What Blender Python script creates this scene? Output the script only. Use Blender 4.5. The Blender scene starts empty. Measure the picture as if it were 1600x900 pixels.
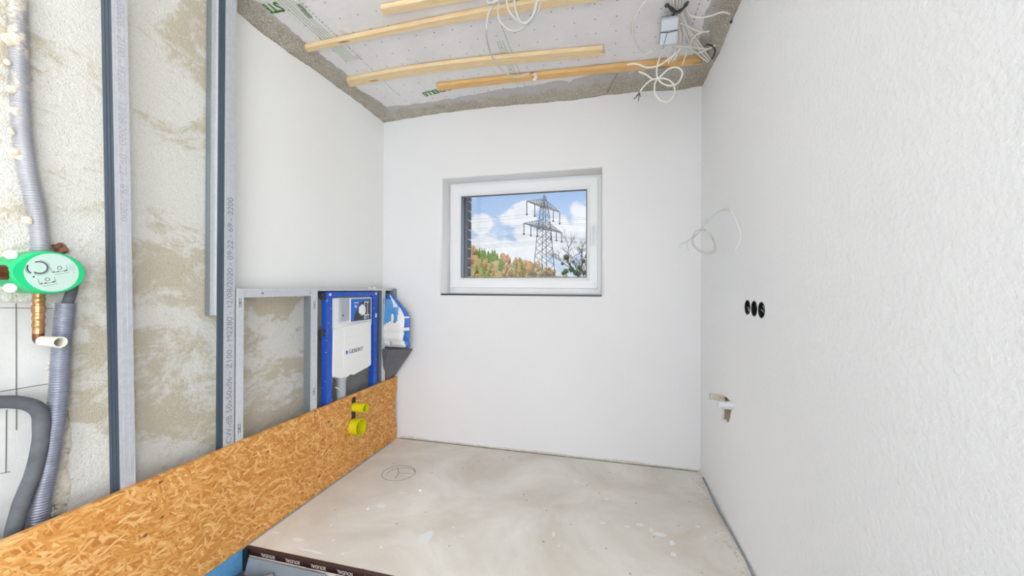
import bpy, bmesh, math, random
from mathutils import Vector, Matrix, noise
PI = math.pi
SC = bpy.context.scene
COL = SC.collection

# ------------------------------------------------------------------ camera
F, YAW, PITCH, ROLL, EYE = 583.5, .2433, .0024, .0048, 1.2
_c, _s = math.cos(YAW), math.sin(YAW)
FW = Vector((-_s*math.cos(PITCH), _c*math.cos(PITCH), math.sin(PITCH)))
_r = Vector((_c, _s, 0)); _u = _r.cross(FW)
RT = math.cos(ROLL)*_r + math.sin(ROLL)*_u
UP = -math.sin(ROLL)*_r + math.cos(ROLL)*_u
cd = bpy.data.cameras.new('camera'); cam = bpy.data.objects.new('camera', cd); COL.objects.link(cam)
cd.sensor_width = 36; cd.lens = F/1600*36; cd.clip_start = .02; cd.clip_end = 3000
M = Matrix((RT, UP, -FW)).transposed().to_4x4(); M.translation = (0, 0, EYE)
cam.matrix_world = M
SC.camera = cam

# ------------------------------------------------------------------ view, sky, sun, fill lamps
SC.view_settings.view_transform = 'Standard'; SC.view_settings.look = 'None'
SC.view_settings.gamma = 1; SC.view_settings.use_curve_mapping = False
SC.view_settings.exposure = 0.04

def area_light(name, loc, size, size_y, power, direction, col=(1, 1, 1)):
    l = bpy.data.lights.new(name, 'AREA'); l.shape = 'RECTANGLE'; l.size = size; l.size_y = size_y
    l.energy = power; l.color = col
    o = bpy.data.objects.new(name, l); COL.objects.link(o); o.location = loc
    o.rotation_euler = Vector(direction).to_track_quat('-Z', 'Z').to_euler()
    return o
# added fill lamps at unseen openings behind the camera, standing in for daylight
area_light('added_fill_right', (3.15, -1.55, 1.35), 2.3, 2.3, 265, (-1, .08, -.02), (.955, .98, 1))
area_light('added_fill_left', (-2.25, -1.9, 1.35), 1.9, 2.2, 12, (1, .12, -.02), (.955, .98, 1))
area_light('added_fill_front', (1.35, -3.25, 1.4), 2.9, 2.3, 125, (0, 1, 0), (.955, .98, 1))
sl = bpy.data.lights.new('sun', 'SUN'); sl.energy = 1.6; sl.angle = .01; sl.color = (1, .93, .8)
so = bpy.data.objects.new('sun', sl); COL.objects.link(so)
so.rotation_euler = Vector((.22, .45, -.87)).to_track_quat('-Z', 'Z').to_euler()

def pix_dir(px, py):
    return (FW + RT*((px-800)/F) + UP*((450-py)/F)).normalized()

w = bpy.data.worlds.new('sky'); SC.world = w; w.use_nodes = True
nt = w.node_tree; nt.nodes.clear()
def N(t, **k):
    n = nt.nodes.new(t)
    for a, b in k.items():
        setattr(n, a, b)
    return n
def L(a, b): nt.links.new(a, b)
wo = N('ShaderNodeOutputWorld'); bg = N('ShaderNodeBackground'); L(bg.outputs[0], wo.inputs[0])
bg.inputs[1].default_value = 1.0
tc = N('ShaderNodeTexCoord'); sx = N('ShaderNodeSeparateXYZ'); L(tc.outputs['Generated'], sx.inputs[0])
gr = N('ShaderNodeValToRGB'); L(sx.outputs[2], gr.inputs[0])
gr.color_ramp.elements[0].position = 0; gr.color_ramp.elements[0].color = (.62, .75, .92, 1)
gr.color_ramp.elements[1].position = .35; gr.color_ramp.elements[1].color = (.26, .45, .82, 1)
noi = N('ShaderNodeTexNoise'); noi.inputs['Scale'].default_value = 12; noi.inputs['Detail'].default_value = 7; noi.inputs['Roughness'].default_value = .58
mp = N('ShaderNodeMapping'); mp.inputs['Scale'].default_value = (1, 1, 1.6); L(tc.outputs['Generated'], mp.inputs[0]); L(mp.outputs[0], noi.inputs[0])
# broad cloud banks, by direction: (px, py, angular radius x, y)
acc = None
for (px, py, rad) in ((762, 392, .055), (800, 396, .065), (835, 400, .06), (880, 380, .085), (905, 335, .045), (870, 350, .05),
                      (822, 335, .04), (806, 345, .035), (812, 362, .035), (750, 352, .03),
                      (930, 390, .08), (735, 388, .03)):
    d = pix_dir(px, py)
    ds = N('ShaderNodeVectorMath', operation='DISTANCE'); nn = N('ShaderNodeVectorMath', operation='NORMALIZE')
    L(tc.outputs['Generated'], nn.inputs[0]); L(nn.outputs[0], ds.inputs[0]); ds.inputs[1].default_value = d
    m = N('ShaderNodeMapRange'); L(ds.outputs['Value'], m.inputs[0]); m.inputs[1].default_value = rad*1.25; m.inputs[2].default_value = 0
    m.inputs[3].default_value = 0; m.inputs[4].default_value = 1
    if acc is None: acc = m.outputs[0]
    else:
        mx = N('ShaderNodeMath', operation='MAXIMUM'); L(acc, mx.inputs[0]); L(m.outputs[0], mx.inputs[1]); acc = mx.outputs[0]
ad = N('ShaderNodeMath', operation='ADD'); L(acc, ad.inputs[0])
n2 = N('ShaderNodeMath', operation='MULTIPLY_ADD'); L(noi.outputs[0], n2.inputs[0]); n2.inputs[1].default_value = 2.6; n2.inputs[2].default_value = -1.27
L(n2.outputs[0], ad.inputs[1])
cr = N('ShaderNodeMapRange', interpolation_type='SMOOTHSTEP'); L(ad.outputs[0], cr.inputs[0]); cr.inputs[1].default_value = .18; cr.inputs[2].default_value = .55
mix = N('ShaderNodeMix', data_type='RGBA'); L(cr.outputs[0], mix.inputs[0]); L(gr.outputs[0], mix.inputs[6])
cl2 = N('ShaderNodeMix', data_type='RGBA'); nz = N('ShaderNodeTexNoise'); nz.inputs['Scale'].default_value = 30; L(tc.outputs['Generated'], nz.inputs[0])
L(nz.outputs[0], cl2.inputs[0]); cl2.inputs[6].default_value = (.72, .76, .86, 1); cl2.inputs[7].default_value = (1.02, 1.02, 1.04, 1)
L(cl2.outputs[2], mix.inputs[7]); high_fill = N('ShaderNodeMix', data_type='RGBA'); dk = N('ShaderNodeMapRange'); L(sx.outputs[2], dk.inputs[0]); dk.inputs[1].default_value = .34; dk.inputs[2].default_value = .5
L(dk.outputs[0], high_fill.inputs[0]); L(mix.outputs[2], high_fill.inputs[6]); high_fill.inputs[7].default_value = (1, .99, .96, 1); L(high_fill.outputs[2], bg.inputs[0])
# added above the view to light the room: deck is much brighter than the sky low over the hills
hi = N('ShaderNodeMapRange'); L(sx.outputs[2], hi.inputs[0]); hi.inputs[1].default_value = .36; hi.inputs[2].default_value = .6; hi.inputs[3].default_value = 1.0; hi.inputs[4].default_value = 4.5
L(hi.outputs[0], bg.inputs[1])

# ------------------------------------------------------------------ room numbers
D = 2.6965; XW = -1.7508; XO = -1.6124; XR = .6176; ZC = 2.5518; ZM = 2.612
ZO = .4943; ZS = 1.195; PY = 1.385; PZ = -.10
WL, WR, WT, WB = -1.2349, -.023, 2.0577, 1.162

def P(px, py, ax, val):
    """the point on the plane axis=val seen at a photograph pixel"""
    d = FW + RT*((px-800)/F) + UP*((450-py)/F)
    o = Vector((0, 0, EYE)); t = (val-o[ax])/d[ax]
    return o + d*t

# ------------------------------------------------------------------ material helpers
def lin(c): 
    c /= 255
    return c/12.92 if c <= .04045 else ((c+.055)/1.055)**2.4
def S(r, g, b): return (lin(r), lin(g), lin(b), 1)
class Mat:
    def __init__(s, name, col=(.8, .8, .8, 1), rough=.6, metal=0, spec=.5):
        s.m = bpy.data.materials.new(name); s.m.use_nodes = True; s.t = s.m.node_tree
        s.b = s.t.nodes['Principled BSDF']; s.b.inputs['Base Color'].default_value = col
        s.b.inputs['Roughness'].default_value = rough; s.b.inputs['Metallic'].default_value = metal
        s.b.inputs['Specular IOR Level'].default_value = spec
        s.co = None
    def n(s, t, **k):
        x = s.t.nodes.new(t)
        for a, b in k.items(): setattr(x, a, b)
        return x
    def l(s, a, b): s.t.links.new(a, b)
    def coord(s, scale=(1, 1, 1), rot=(0, 0, 0), loc=(0, 0, 0)):
        if s.co is None: s.co = s.n('ShaderNodeTexCoord')
        m = s.n('ShaderNodeMapping'); s.l(s.co.outputs['Object'], m.inputs[0])
        m.inputs['Scale'].default_value = scale; m.inputs['Rotation'].default_value = rot; m.inputs['Location'].default_value = loc
        return m.outputs[0]
    def noise(s, freq, detail=4, rgh=.55, dist=0, vec=None, **k):
        x = s.n('ShaderNodeTexNoise'); x.inputs['Scale'].default_value = freq; x.inputs['Detail'].default_value = detail
        x.inputs['Roughness'].default_value = rgh; x.inputs['Distortion'].default_value = dist
        s.l(vec if vec is not None else s.coord(**k), x.inputs[0]); return x.outputs[0]
    def rng(s, v, a, b, c=0, d=1, smooth=False):
        m = s.n('ShaderNodeMapRange'); s.l(v, m.inputs[0])
        if smooth: m.interpolation_type = 'SMOOTHSTEP'
        for i, q in enumerate((a, b, c, d)): m.inputs[i+1].default_value = q
        return m.outputs[0]
    def mix(s, f, a, b):
        m = s.n('ShaderNodeMix', data_type='RGBA')
        for i, q in ((0, f), (6, a), (7, b)):
            if isinstance(q, (tuple, float, int)): m.inputs[i].default_value = q
            else: s.l(q, m.inputs[i])
        return m.outputs[2]
    def math(s, op, a, b=None):
        m = s.n('ShaderNodeMath', operation=op)
        for i, q in ((0, a), (1, b)):
            if q is None: continue
            if isinstance(q, (float, int)): m.inputs[i].default_value = q
            else: s.l(q, m.inputs[i])
        return m.outputs[0]
    def color(s, o): s.l(o, s.b.inputs['Base Color']); return s
    def bump(s, h, strength=.3, dist=.01):
        b = s.n('ShaderNodeBump'); b.inputs['Strength'].default_value = strength; b.inputs['Distance'].default_value = dist
        s.l(h, b.inputs['Height'])
        old = s.b.inputs['Normal'].links
        if old: s.l(old[0].from_socket, b.inputs['Normal'])
        s.l(b.outputs[0], s.b.inputs['Normal']); return s
def plain(name, col, rough=.6, metal=0, spec=.5, grain=0, gscale=60):
    m = Mat(name, col, rough, metal, spec)
    if grain:
        n = m.noise(gscale, 4)
        dark = tuple(c*(1-grain) for c in col[:3])+(1,); lite = tuple(min(1, c*(1+grain*.5)) for c in col[:3])+(1,)
        m.color(m.mix(m.rng(n, .3, .7), dark, lite))
    return m.m

# white stippled wall paint
def wall_paint(name, col, bscale, bs):
    m = Mat(name, col, .9, 0, .2)
    n = m.noise(bscale, 5, .6); n1 = m.noise(1.6, 2)
    m.color(m.mix(m.rng(n1, .3, .7), tuple(c*.975 for c in col[:3])+(1,), col))
    m.bump(n, bs, .004)
    return m.m
M_wb = wall_paint('white_plaster', S(238, 238, 239), 120, .12)
M_wr = wall_paint('white_roughcast', S(249, 251, 253), 70, .8)
M_wl = wall_paint('white_plaster_warm', S(246, 246, 243), 120, .12)

def rough_plaster():
    m = Mat('rough_beige_plaster', S(220, 216, 202), .95, 0, .15)
    big = m.noise(1.9, 6, .62, 1.2, scale=(1, .9, 1.5), rot=(.5, 0, 0))
    f1 = m.noise(55, 4, .7)
    streak = m.noise(5, 5, .65, 1.5, scale=(1, 1.2, 2.3), rot=(.7, 0, 0))
    v = m.math('ADD', m.math('MULTIPLY', big, .62), m.math('ADD', m.math('MULTIPLY', streak, .3), m.math('MULTIPLY', f1, .12)))
    mask = m.rng(v, .49, .58, 0, .78, True)
    fine = m.noise(240, 3, .6)
    a = m.mix(m.rng(fine, .3, .7), S(222, 220, 211), S(240, 238, 231))
    b = m.mix(m.rng(fine, .3, .7), S(188, 174, 144), S(213, 203, 180))
    c = m.mix(mask, a, b)
    pits = m.rng(m.noise(130, 2, .8), .67, .73)
    c = m.mix(m.math('MULTIPLY', pits, .5), c, S(140, 130, 105))
    m.color(c)
    m.bump(fine, .7, .005); m.bump(m.noise(85, 4, .7), .45, .007); m.bump(v, .8, .03)
    return m.m
M_rp = rough_plaster()
def block_wall():
    m = Mat('grey_block_wall', S(205, 206, 203), .9, 0, .2)
    n = m.noise(6, 6, .6); f = m.noise(120, 3)
    c = m.mix(m.rng(n, .3, .7), S(200, 201, 199), S(222, 222, 219))
    m.color(c)
    m.bump(f, .3, .003)
    return m.m
M_bk = block_wall()
def mortar():
    m = Mat('grey_mortar', S(170, 164, 150), 1, 0, .1)
    n = m.noise(14, 6, .7); f = m.noise(140, 4, .75); g = m.noise(60, 3, .7)
    c = m.mix(m.rng(n, .35, .65), S(222, 214, 199), S(243, 239, 229))
    c = m.mix(m.rng(f, .42, .62), S(186, 176, 158), c)
    c = m.mix(m.rng(g, .62, .72), c, S(224, 220, 211))
    p = m.n('ShaderNodeSeparateXYZ'); m.l(m.coord(), p.inputs[0])
    dl = m.math('SUBTRACT', p.outputs[0], XW); dr = m.math('SUBTRACT', XR, p.outputs[0])
    db = m.math('SUBTRACT', D, p.outputs[1]); db = m.math('MULTIPLY', db, m.rng(p.outputs[0], -.9, .3, 1.25, .62))
    dd = m.math('MINIMUM', m.math('MINIMUM', dl, dr), db)
    dd = m.math('ADD', dd, m.math('MULTIPLY', m.math('SUBTRACT', n, .5), .16))
    smear = m.math('MULTIPLY', m.rng(dd, .035, .125, 0, 1, True), m.rng(f, .30, .55, .75, 1))
    m.color(m.mix(smear, c, S(226, 223, 221)))
    m.bump(f, .9, .008); m.bump(g, .8, .02)
    return m.m
M_mo = mortar()
def screed():
    m = Mat('grey_screed', S(190, 183, 172), .8, 0, .3)
    n = m.noise(1.7, 5, .6, .6); n2 = m.noise(7, 6, .6); f = m.noise(220, 3)
    c = m.mix(m.rng(n, .35, .66), S(216, 208, 196), S(245, 241, 234))
    c = m.mix(m.rng(n2, .56, .74, 0, .6), c, S(238, 234, 227))
    sp = m.n('ShaderNodeTexVoronoi'); sp.inputs['Scale'].default_value = 16; m.l(m.coord(), sp.inputs[0])
    spn = m.noise(2.2, 2)
    s1 = m.math('MULTIPLY', m.rng(sp.outputs['Distance'], .16, .08), m.rng(spn, .52, .60))
    c = m.mix(m.math('MULTIPLY', s1, .75), c, S(247, 246, 244))
    sp2 = m.n('ShaderNodeTexVoronoi'); sp2.inputs['Scale'].default_value = 9; m.l(m.coord(loc=(3, 1, 0)), sp2.inputs[0])
    c = m.mix(m.math('MULTIPLY', m.rng(sp2.outputs['Distance'], .07, .03), .7), c, S(128, 118, 104))
    sc = m.noise(5, 3, .5, .3, scale=(1, 9, 1), rot=(0, 0, .6))
    c = m.mix(m.rng(sc, .66, .72, 0, .35), c, S(232, 230, 225))
    c = m.mix(m.rng(f, .3, .7, .12, 0), c, S(120, 112, 100))
    m.color(c); m.bump(f, .15, .003); m.bump(n2, .2, .006)
    return m.m
M_fl = screed()
def osb():
    m = Mat('strand_board', S(200, 140, 70), .65, 0, .25)
    best = None; col = None; hgt = None
    w = m.noise(3, 2, .5)
    for i, a in enumerate((.25, .9, -.5, 1.5, .55, -.2)):
        v = m.n('ShaderNodeTexVoronoi'); v.inputs['Scale'].default_value = 27; v.inputs['Randomness'].default_value = 1
        base = m.coord(rot=(a, 0, 0), loc=(0, i*3.1, i*1.7))
        sc = m.n('ShaderNodeVectorMath', operation='MULTIPLY'); m.l(base, sc.inputs[0]); sc.inputs[1].default_value = (.2, .8, 4.4)
        dn = m.noise(9, 2, .5, 0, loc=(i, 0, 0))
        ad = m.n('ShaderNodeVectorMath', operation='MULTIPLY_ADD')
        m.l(dn, ad.inputs[0]); ad.inputs[1].default_value = (0, .12, .3); m.l(sc.outputs[0], ad.inputs[2])
        m.l(ad.outputs[0], v.inputs[0])
        sep = m.n('ShaderNodeSeparateColor'); m.l(v.outputs['Color'], sep.inputs[0])
        edge = m.rng(v.outputs['Distance'], .05, .75, 0, .5)
        r = m.math('SUBTRACT', sep.outputs[0], edge)
        tone = sep.outputs[1]
        if best is None: best, col = r, tone
        else:
            g = m.math('GREATER_THAN', r, best)
            mm = m.n('ShaderNodeMix', data_type='FLOAT'); m.l(g, mm.inputs[0]); m.l(col, mm.inputs[2]); m.l(tone, mm.inputs[3]); col = mm.outputs[0]
            best = m.math('MAXIMUM', r, best)
    fib = m.noise(46, 5, .7, .4, scale=(1, .55, 3.2), rot=(.4, 0, 0))
    t = m.math('ADD', m.math('MULTIPLY', col, .6), m.math('MULTIPLY', fib, .62))
    ramp = m.n('ShaderNodeValToRGB'); m.l(t, ramp.inputs[0]); e = ramp.color_ramp.elements
    e[0].position = .08; e[0].color = S(168, 104, 46); e[1].position = 1; e[1].color = S(244, 202, 140)
    for p, c in ((.3, S(204, 136, 66)), (.5, S(215, 151, 78)), (.75, S(228, 172, 104))):
        q = e.new(p); q.color = c
    c = m.mix(m.rng(best, .30, .46), S(192, 126, 60), ramp.outputs[0])
    kn = m.n('ShaderNodeTexVoronoi'); kn.inputs['Scale'].default_value = 11; m.l(m.coord(scale=(1, 1, 1.6), rot=(.4, 0, 0)), kn.inputs[0])
    kk = m.math('MULTIPLY', m.rng(kn.outputs['Distance'], .12, .07), m.rng(m.noise(4, 2), .44, .5))
    c = m.mix(m.math('MULTIPLY', kk, .85), c, S(86, 50, 26))
    m.color(c); m.bump(col, .35, .003)
    return m.m
M_osb = osb()
def galv(name, col, rough=.42, metal=.75):
    m = Mat(name, col, rough, metal, .5)
    v = m.n('ShaderNodeTexVoronoi'); v.inputs['Scale'].default_value = 90; m.l(m.coord(), v.inputs[0])
    sep = m.n('ShaderNodeSeparateColor'); m.l(v.outputs['Color'], sep.inputs[0])
    n = m.noise(5, 4)
    k = m.math('ADD', m.math('MULTIPLY', sep.outputs[0], .4), m.math('MULTIPLY', n, .6))
    m.color(m.mix(k, tuple(c*.86 for c in col[:3])+(1,), tuple(min(1, c*1.08) for c in col[:3])+(1,)))
    return m
def knurled(name, col):
    m = galv(name, col, .45, .45)
    w1 = m.n('ShaderNodeTexWave'); w1.inputs['Scale'].default_value = 55; w1.bands_direction = 'Y'; m.l(m.coord(rot=(.78, 0, 0)), w1.inputs[0])
    w2 = m.n('ShaderNodeTexWave'); w2.inputs['Scale'].default_value = 55; w2.bands_direction = 'Z'; m.l(m.coord(rot=(.78, 0, 0)), w2.inputs[0])
    m.bump(m.math('MULTIPLY', w1.outputs[1], w2.outputs[1]), .3, .002)
    return m.m
M_kn = knurled('knurled_galvanised_steel', S(205, 207, 213))
M_gv = galv('galvanised_steel', S(186, 192, 197)).m
M_gvl = galv('light_galvanised_steel', S(212, 215, 219), .5, .3).m
M_sl = galv('shaded_steel_web', S(74, 88, 102), .4, .3).m  # web colour darkened for the shade inside the open profile
M_gr = galv('mottled_grey_steel', S(138, 146, 150), .5, .35).m
def enamel():
    m = Mat('blue_enamel', S(24, 78, 186), .35)
    n = m.noise(20, 3); v = m.noise(75, 2, .5, 0, scale=(1, 1.4, .6))
    c = m.mix(n, S(20, 66, 170), S(34, 96, 208)); m.color(m.mix(m.rng(v, .71, .73), c, S(215, 222, 238))); return m.m
M_blue = enamel()
M_bchip = plain('white_chip', S(222, 226, 235), .6)
M_wp = plain('white_cistern_plastic', S(240, 240, 238), .35)
M_gp = plain('grey_plastic', S(176, 182, 188), .45)
M_dg = plain('dark_grey_plastic', S(62, 62, 64), .5)
M_blk = plain('black_plastic', S(24, 24, 28), .45)
M_blue2 = plain('label_blue', S(38, 108, 206), .45)
M_yel = plain('yellow_plastic', S(222, 214, 22), .4)
M_grn = plain('green_plastic', S(26, 196, 122), .38, 0, .5, .12, 9)
M_lab = plain('mint_white_label', S(188, 212, 201), .3)
M_ink = plain('dark_ink', S(60, 70, 78), .7)
M_tink = plain('grey_stamp_ink', S(138, 140, 148), .8)
M_tink2 = plain('pale_stamp_ink', S(172, 175, 182), .8)
M_brass = plain('brass', S(196, 150, 104), .3, .85, .5, .25, 60)
M_cop = plain('oxidised_copper', S(120, 74, 48), .4, .7, .5, .3, 40)
M_ivory = plain('ivory_plastic', S(240, 236, 218), .4)
M_cable = plain('white_cable_sheath', S(240, 237, 228), .5)
M_cabg = plain('grey_cable_sheath', S(204, 205, 201), .5)
M_pvc = plain('window_pvc', S(240, 241, 242), .3)
M_gask = plain('grey_gasket', S(108, 116, 124), .6)
M_slate = plain('dark_slate_sill', S(62, 70, 86), .35, 0, .5, .3, 80)
M_foamb = plain('blue_foam_board', S(96, 158, 204), .8, 0, .2, .12, 60)
M_foamg = plain('grey_edge_foam', S(158, 166, 172), .9, 0, .2, .2, 40)
M_tape = plain('dark_brown_tape', S(66, 44, 40), .3, 0, .5, .2, 12)
M_tint = plain('print_white', S(216, 206, 200), .6)
M_foil = plain('dark_grey_foil', S(88, 92, 100), .55, 0, .5, .35, 9)
M_panel = plain('grey_sheet', S(142, 152, 160), .45, .1, .5, .12, 8)
M_pgrey = plain('grey_pipe_plastic', S(140, 144, 152), .45)
M_insul = plain('dark_pipe_insulation', S(98, 101, 106), .75, 0, .3, .25, 18)
M_pgreen = plain('green_print', S(104, 176, 66), .8)
M_pgreen2 = plain('faint_green_print', S(176, 199, 164), .8)
M_pdot = plain('grey_print_dots', S(138, 140, 138), .8)
M_white = plain('white_wall_paint_splash', S(236, 236, 236), .8)
M_chalk = plain('pencil_grey', S(136, 130, 122), .9)
M_line = plain('dark_joint', S(118, 114, 108), .95)
M_red = plain('orange_conductor', S(206, 112, 70), .5)
M_wallbase = plain('bare_wall_edge', S(222, 214, 200), .95, 0, .1, .15, 70)
M_stub = plain('beige_rough_fill', S(176, 160, 140), .95, 0, .1, .35, 150)
M_splash = plain('dried_plaster', S(226, 217, 198), .95, 0, .1, .2, 60)
M_stub2 = plain('pale_caked_plaster', S(214, 204, 188), .95, 0, .1, .3, 150)
M_yfoam = plain('cream_foam', S(232, 222, 188), .9, 0, .2, .15, 60)
def flexmat():
    m = Mat('corrugated_aluminium_grey', S(168, 169, 180), .4, .25, .5)
    n = m.noise(22, 5, .7); n2 = m.noise(9, 3)
    z = m.n('ShaderNodeSeparateXYZ'); m.l(m.coord(), z.inputs[0])
    k = m.math('MULTIPLY', m.rng(n, .5, .58), m.rng(z.outputs[2], 1.62, 1.95))
    c = m.mix(n2, S(138, 139, 148), S(190, 189, 194))
    m.color(m.mix(k, c, S(222, 212, 192))); m.bump(k, .5, .006)
    return m.m
M_flex = flexmat()
M_flex2 = plain('corrugated_blue_grey', S(140, 145, 158), .35, .3, .5, .2, 30)
def wood():
    m = Mat('pale_softwood', S(226, 190, 140), .6, 0, .3)
    g = m.noise(7, 5, .6, .4, scale=(1.2, 14, 14)); k = m.n('ShaderNodeTexVoronoi'); k.inputs['Scale'].default_value = 3.1
    m.l(m.coord(scale=(1, 5, 5)), k.inputs[0])
    c = m.mix(m.rng(g, .3, .7), S(236, 202, 150), S(248, 228, 190))
    c = m.mix(m.math('MULTIPLY', m.rng(k.outputs['Distance'], .16, .06), .75), c, S(146, 92, 52))
    m.color(c); return m.m
M_wood = wood()
def wood2():
    m = Mat('amber_softwood', S(222, 166, 96), .6, 0, .3)
    g = m.noise(7, 5, .6, .4, scale=(1.2, 14, 14)); k = m.n('ShaderNodeTexVoronoi'); k.inputs['Scale'].default_value = 2.6
    m.l(m.coord(scale=(1, 5, 5), loc=(.4, 0, 0)), k.inputs[0])
    c = m.mix(m.rng(g, .3, .7), S(226, 172, 104), S(244, 206, 146))
    c = m.mix(m.math('MULTIPLY', m.rng(k.outputs['Distance'], .14, .06), .8), c, S(110, 70, 44))
    m.color(c); return m.m
M_wood2 = wood2()
def membrane():
    m = Mat('vapour_membrane', S(226, 223, 224), .75, 0, .3)
    co = m.coord()
    sp = m.n('ShaderNodeSeparateXYZ'); m.l(co, sp.inputs[0])
    def cell(o, period, wid, off=0):
        f = m.math('FRACT', m.math('ADD', m.math('DIVIDE', o, period), off)); a = m.math('ABSOLUTE', m.math('SUBTRACT', f, .5))
        return m.math('LESS_THAN', a, wid)
    gx = cell(sp.outputs[0], .011, .10); gy = cell(sp.outputs[1], .011, .10)
    grid = m.math('MAXIMUM', gx, gy)
    n = m.noise(3.2, 5, .6); st = m.noise(9, 5, .65)
    c = m.mix(m.rng(n, .3, .7), S(238, 235, 236), S(250, 249, 249))
    c = m.mix(m.math('MULTIPLY', grid, .13), c, S(150, 150, 160))
    c = m.mix(m.rng(st, .60, .72, 0, .5), c, S(206, 188, 172))
    # printed dots on a square grid
    fx = m.math('SUBTRACT', m.math('FRACT', m.math('DIVIDE', sp.outputs[0], .108)), .5)
    fy = m.math('SUBTRACT', m.math('FRACT', m.math('DIVIDE', sp.outputs[1], .108)), .5)
    rr = m.math('ADD', m.math('MULTIPLY', fx, fx), m.math('MULTIPLY', fy, fy))
    c = m.mix(m.math('MULTIPLY', m.math('LESS_THAN', rr, .0016), .65), c, S(96, 100, 100))
    c = m.mix(m.rng(m.noise(60, 3, .7), .66, .70, 0, .35), c, S(170, 155, 135))
    m.color(c); m.bump(n, .4, .03); m.bump(m.noise(11, 3), .25, .012)
    return m.m
M_mem = membrane()
def bagmat(name, c1, c2):
    m = Mat(name, c1, .35, 0, .5)
    m.color(m.mix(m.noise(14, 3), c1, c2)); m.bump(m.noise(20, 4), .4, .01); return m.m
M_bagw = bagmat('white_bag_film', S(232, 229, 220), S(242, 241, 236))
M_bagb = bagmat('blue_bag_print', S(34, 92, 184), S(50, 120, 206))
M_bagl = bagmat('sky_blue_bag_print', S(56, 140, 208), S(120, 180, 226))
gm = Mat('pane_glass'); gm.t.nodes.remove(gm.b)
tr = gm.n('ShaderNodeBsdfTransparent'); gl = gm.n('ShaderNodeBsdfGlossy'); gl.inputs['Roughness'].default_value = .02
ms = gm.n('ShaderNodeMixShader'); ms.inputs[0].default_value = .035; tr.inputs[0].default_value = (.97, .98, .98, 1)
gm.l(tr.outputs[0], ms.inputs[1]); gm.l(gl.outputs[0], ms.inputs[2]); gm.l(ms.outputs[0], gm.t.nodes['Material Output'].inputs[0])
M_glass = gm.m
M_brick = plain('dark_clinker', S(86, 84, 92), .8, 0, .2, .3, 30)
M_joint = plain('pale_joint_mortar', S(196, 192, 190), .9)
M_rail = plain('grey_shutter_rail', S(120, 126, 138), .4, .2)
M_pyl = plain('pylon_steel', S(84, 90, 98), .6, .2)
M_isu = plain('insulator_brown', S(70, 62, 66), .5)
M_con = plain('conifer_needles', S(96, 122, 54), .9, 0, .1, .5, 1.2)
M_tan = plain('bare_tan_crowns', S(184, 148, 106), .95, 0, .1, .5, 1.2)
M_ylw = plain('yellow_green_crowns', S(150, 142, 74), .95, 0, .1, .5, 1.2)
M_pur = plain('far_wood', S(112, 98, 90), .95, 0, .1, .4, .25)
M_gnd = plain('dry_meadow', S(104, 92, 62), .95, 0, .1, .3, .05)
M_bark = plain('grey_bark', S(88, 80, 68), .9, 0, .1, .3, 3)
M_mis = plain('mistletoe_green', S(88, 104, 48), .9, 0, .1, .45, 4)

# ------------------------------------------------------------------ geometry helpers
def obj(name, bm, mats, parent=None, smooth=False, loc=None, bevel=0, autosmooth=False):
    me = bpy.data.meshes.new(name); bm.to_mesh(me); bm.free()
    if not isinstance(mats, (list, tuple)): mats = [mats]
    for m in mats: me.materials.append(m)
    if smooth: me.polygons.foreach_set('use_smooth', [True]*len(me.polygons))
    if autosmooth:
        me.polygons.foreach_set('use_smooth', [True]*len(me.polygons))
        try: me.set_sharp_from_angle(angle=.7)
        except Exception: pass
    o = bpy.data.objects.new(name, me); COL.objects.link(o)
    if parent is not None: o.parent = parent
    if loc is not None: o.location = loc
    if bevel:
        b = o.modifiers.new('bevel', 'BEVEL'); b.width = bevel; b.segments = 2; b.limit_method = 'ANGLE'
    return o
def thing(name, label, cat, loc=(0, 0, 0), group=None, rot=(0, 0, 0)):
    o = bpy.data.objects.new(name, None); COL.objects.link(o); o.location = loc; o.rotation_euler = rot
    o.empty_display_size = .05
    o['label'] = label; o['category'] = cat
    if group: o['group'] = group
    return o
def tag(o, label, cat, group=None, kind=None):
    o['label'] = label; o['category'] = cat
    if group: o['group'] = group
    if kind: o['kind'] = kind
    return o
def struct(o): o['kind'] = 'structure'; return o
def box(bm, a, b, mi=0):
    x0, y0, z0 = a; x1, y1, z1 = b
    v = [bm.verts.new(p) for p in ((x0, y0, z0), (x1, y0, z0), (x1, y1, z0), (x0, y1, z0), (x0, y0, z1), (x1, y0, z1), (x1, y1, z1), (x0, y1, z1))]
    fs = []
    for f in ((0, 3, 2, 1), (4, 5, 6, 7), (0, 1, 5, 4), (1, 2, 6, 5), (2, 3, 7, 6), (3, 0, 4, 7)):
        q = bm.faces.new([v[i] for i in f]); q.material_index = mi; fs.append(q)
    return v
def B(a, b): bm = bmesh.new(); box(bm, a, b); return bm
def catmull(pts, n):
    pts = [Vector(p) for p in pts]; out = []
    q = [pts[0]*2-pts[1]] + pts + [pts[-1]*2-pts[-2]]
    for i in range(1, len(q)-2):
        a, b, c, d = q[i-1:i+3]
        for k in range(n):
            t = k/n
            out.append(.5*((2*b)+(-a+c)*t+(2*a-5*b+4*c-d)*t*t+(-a+3*b-3*c+d)*t**3))
    out.append(pts[-1]); return out
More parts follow.
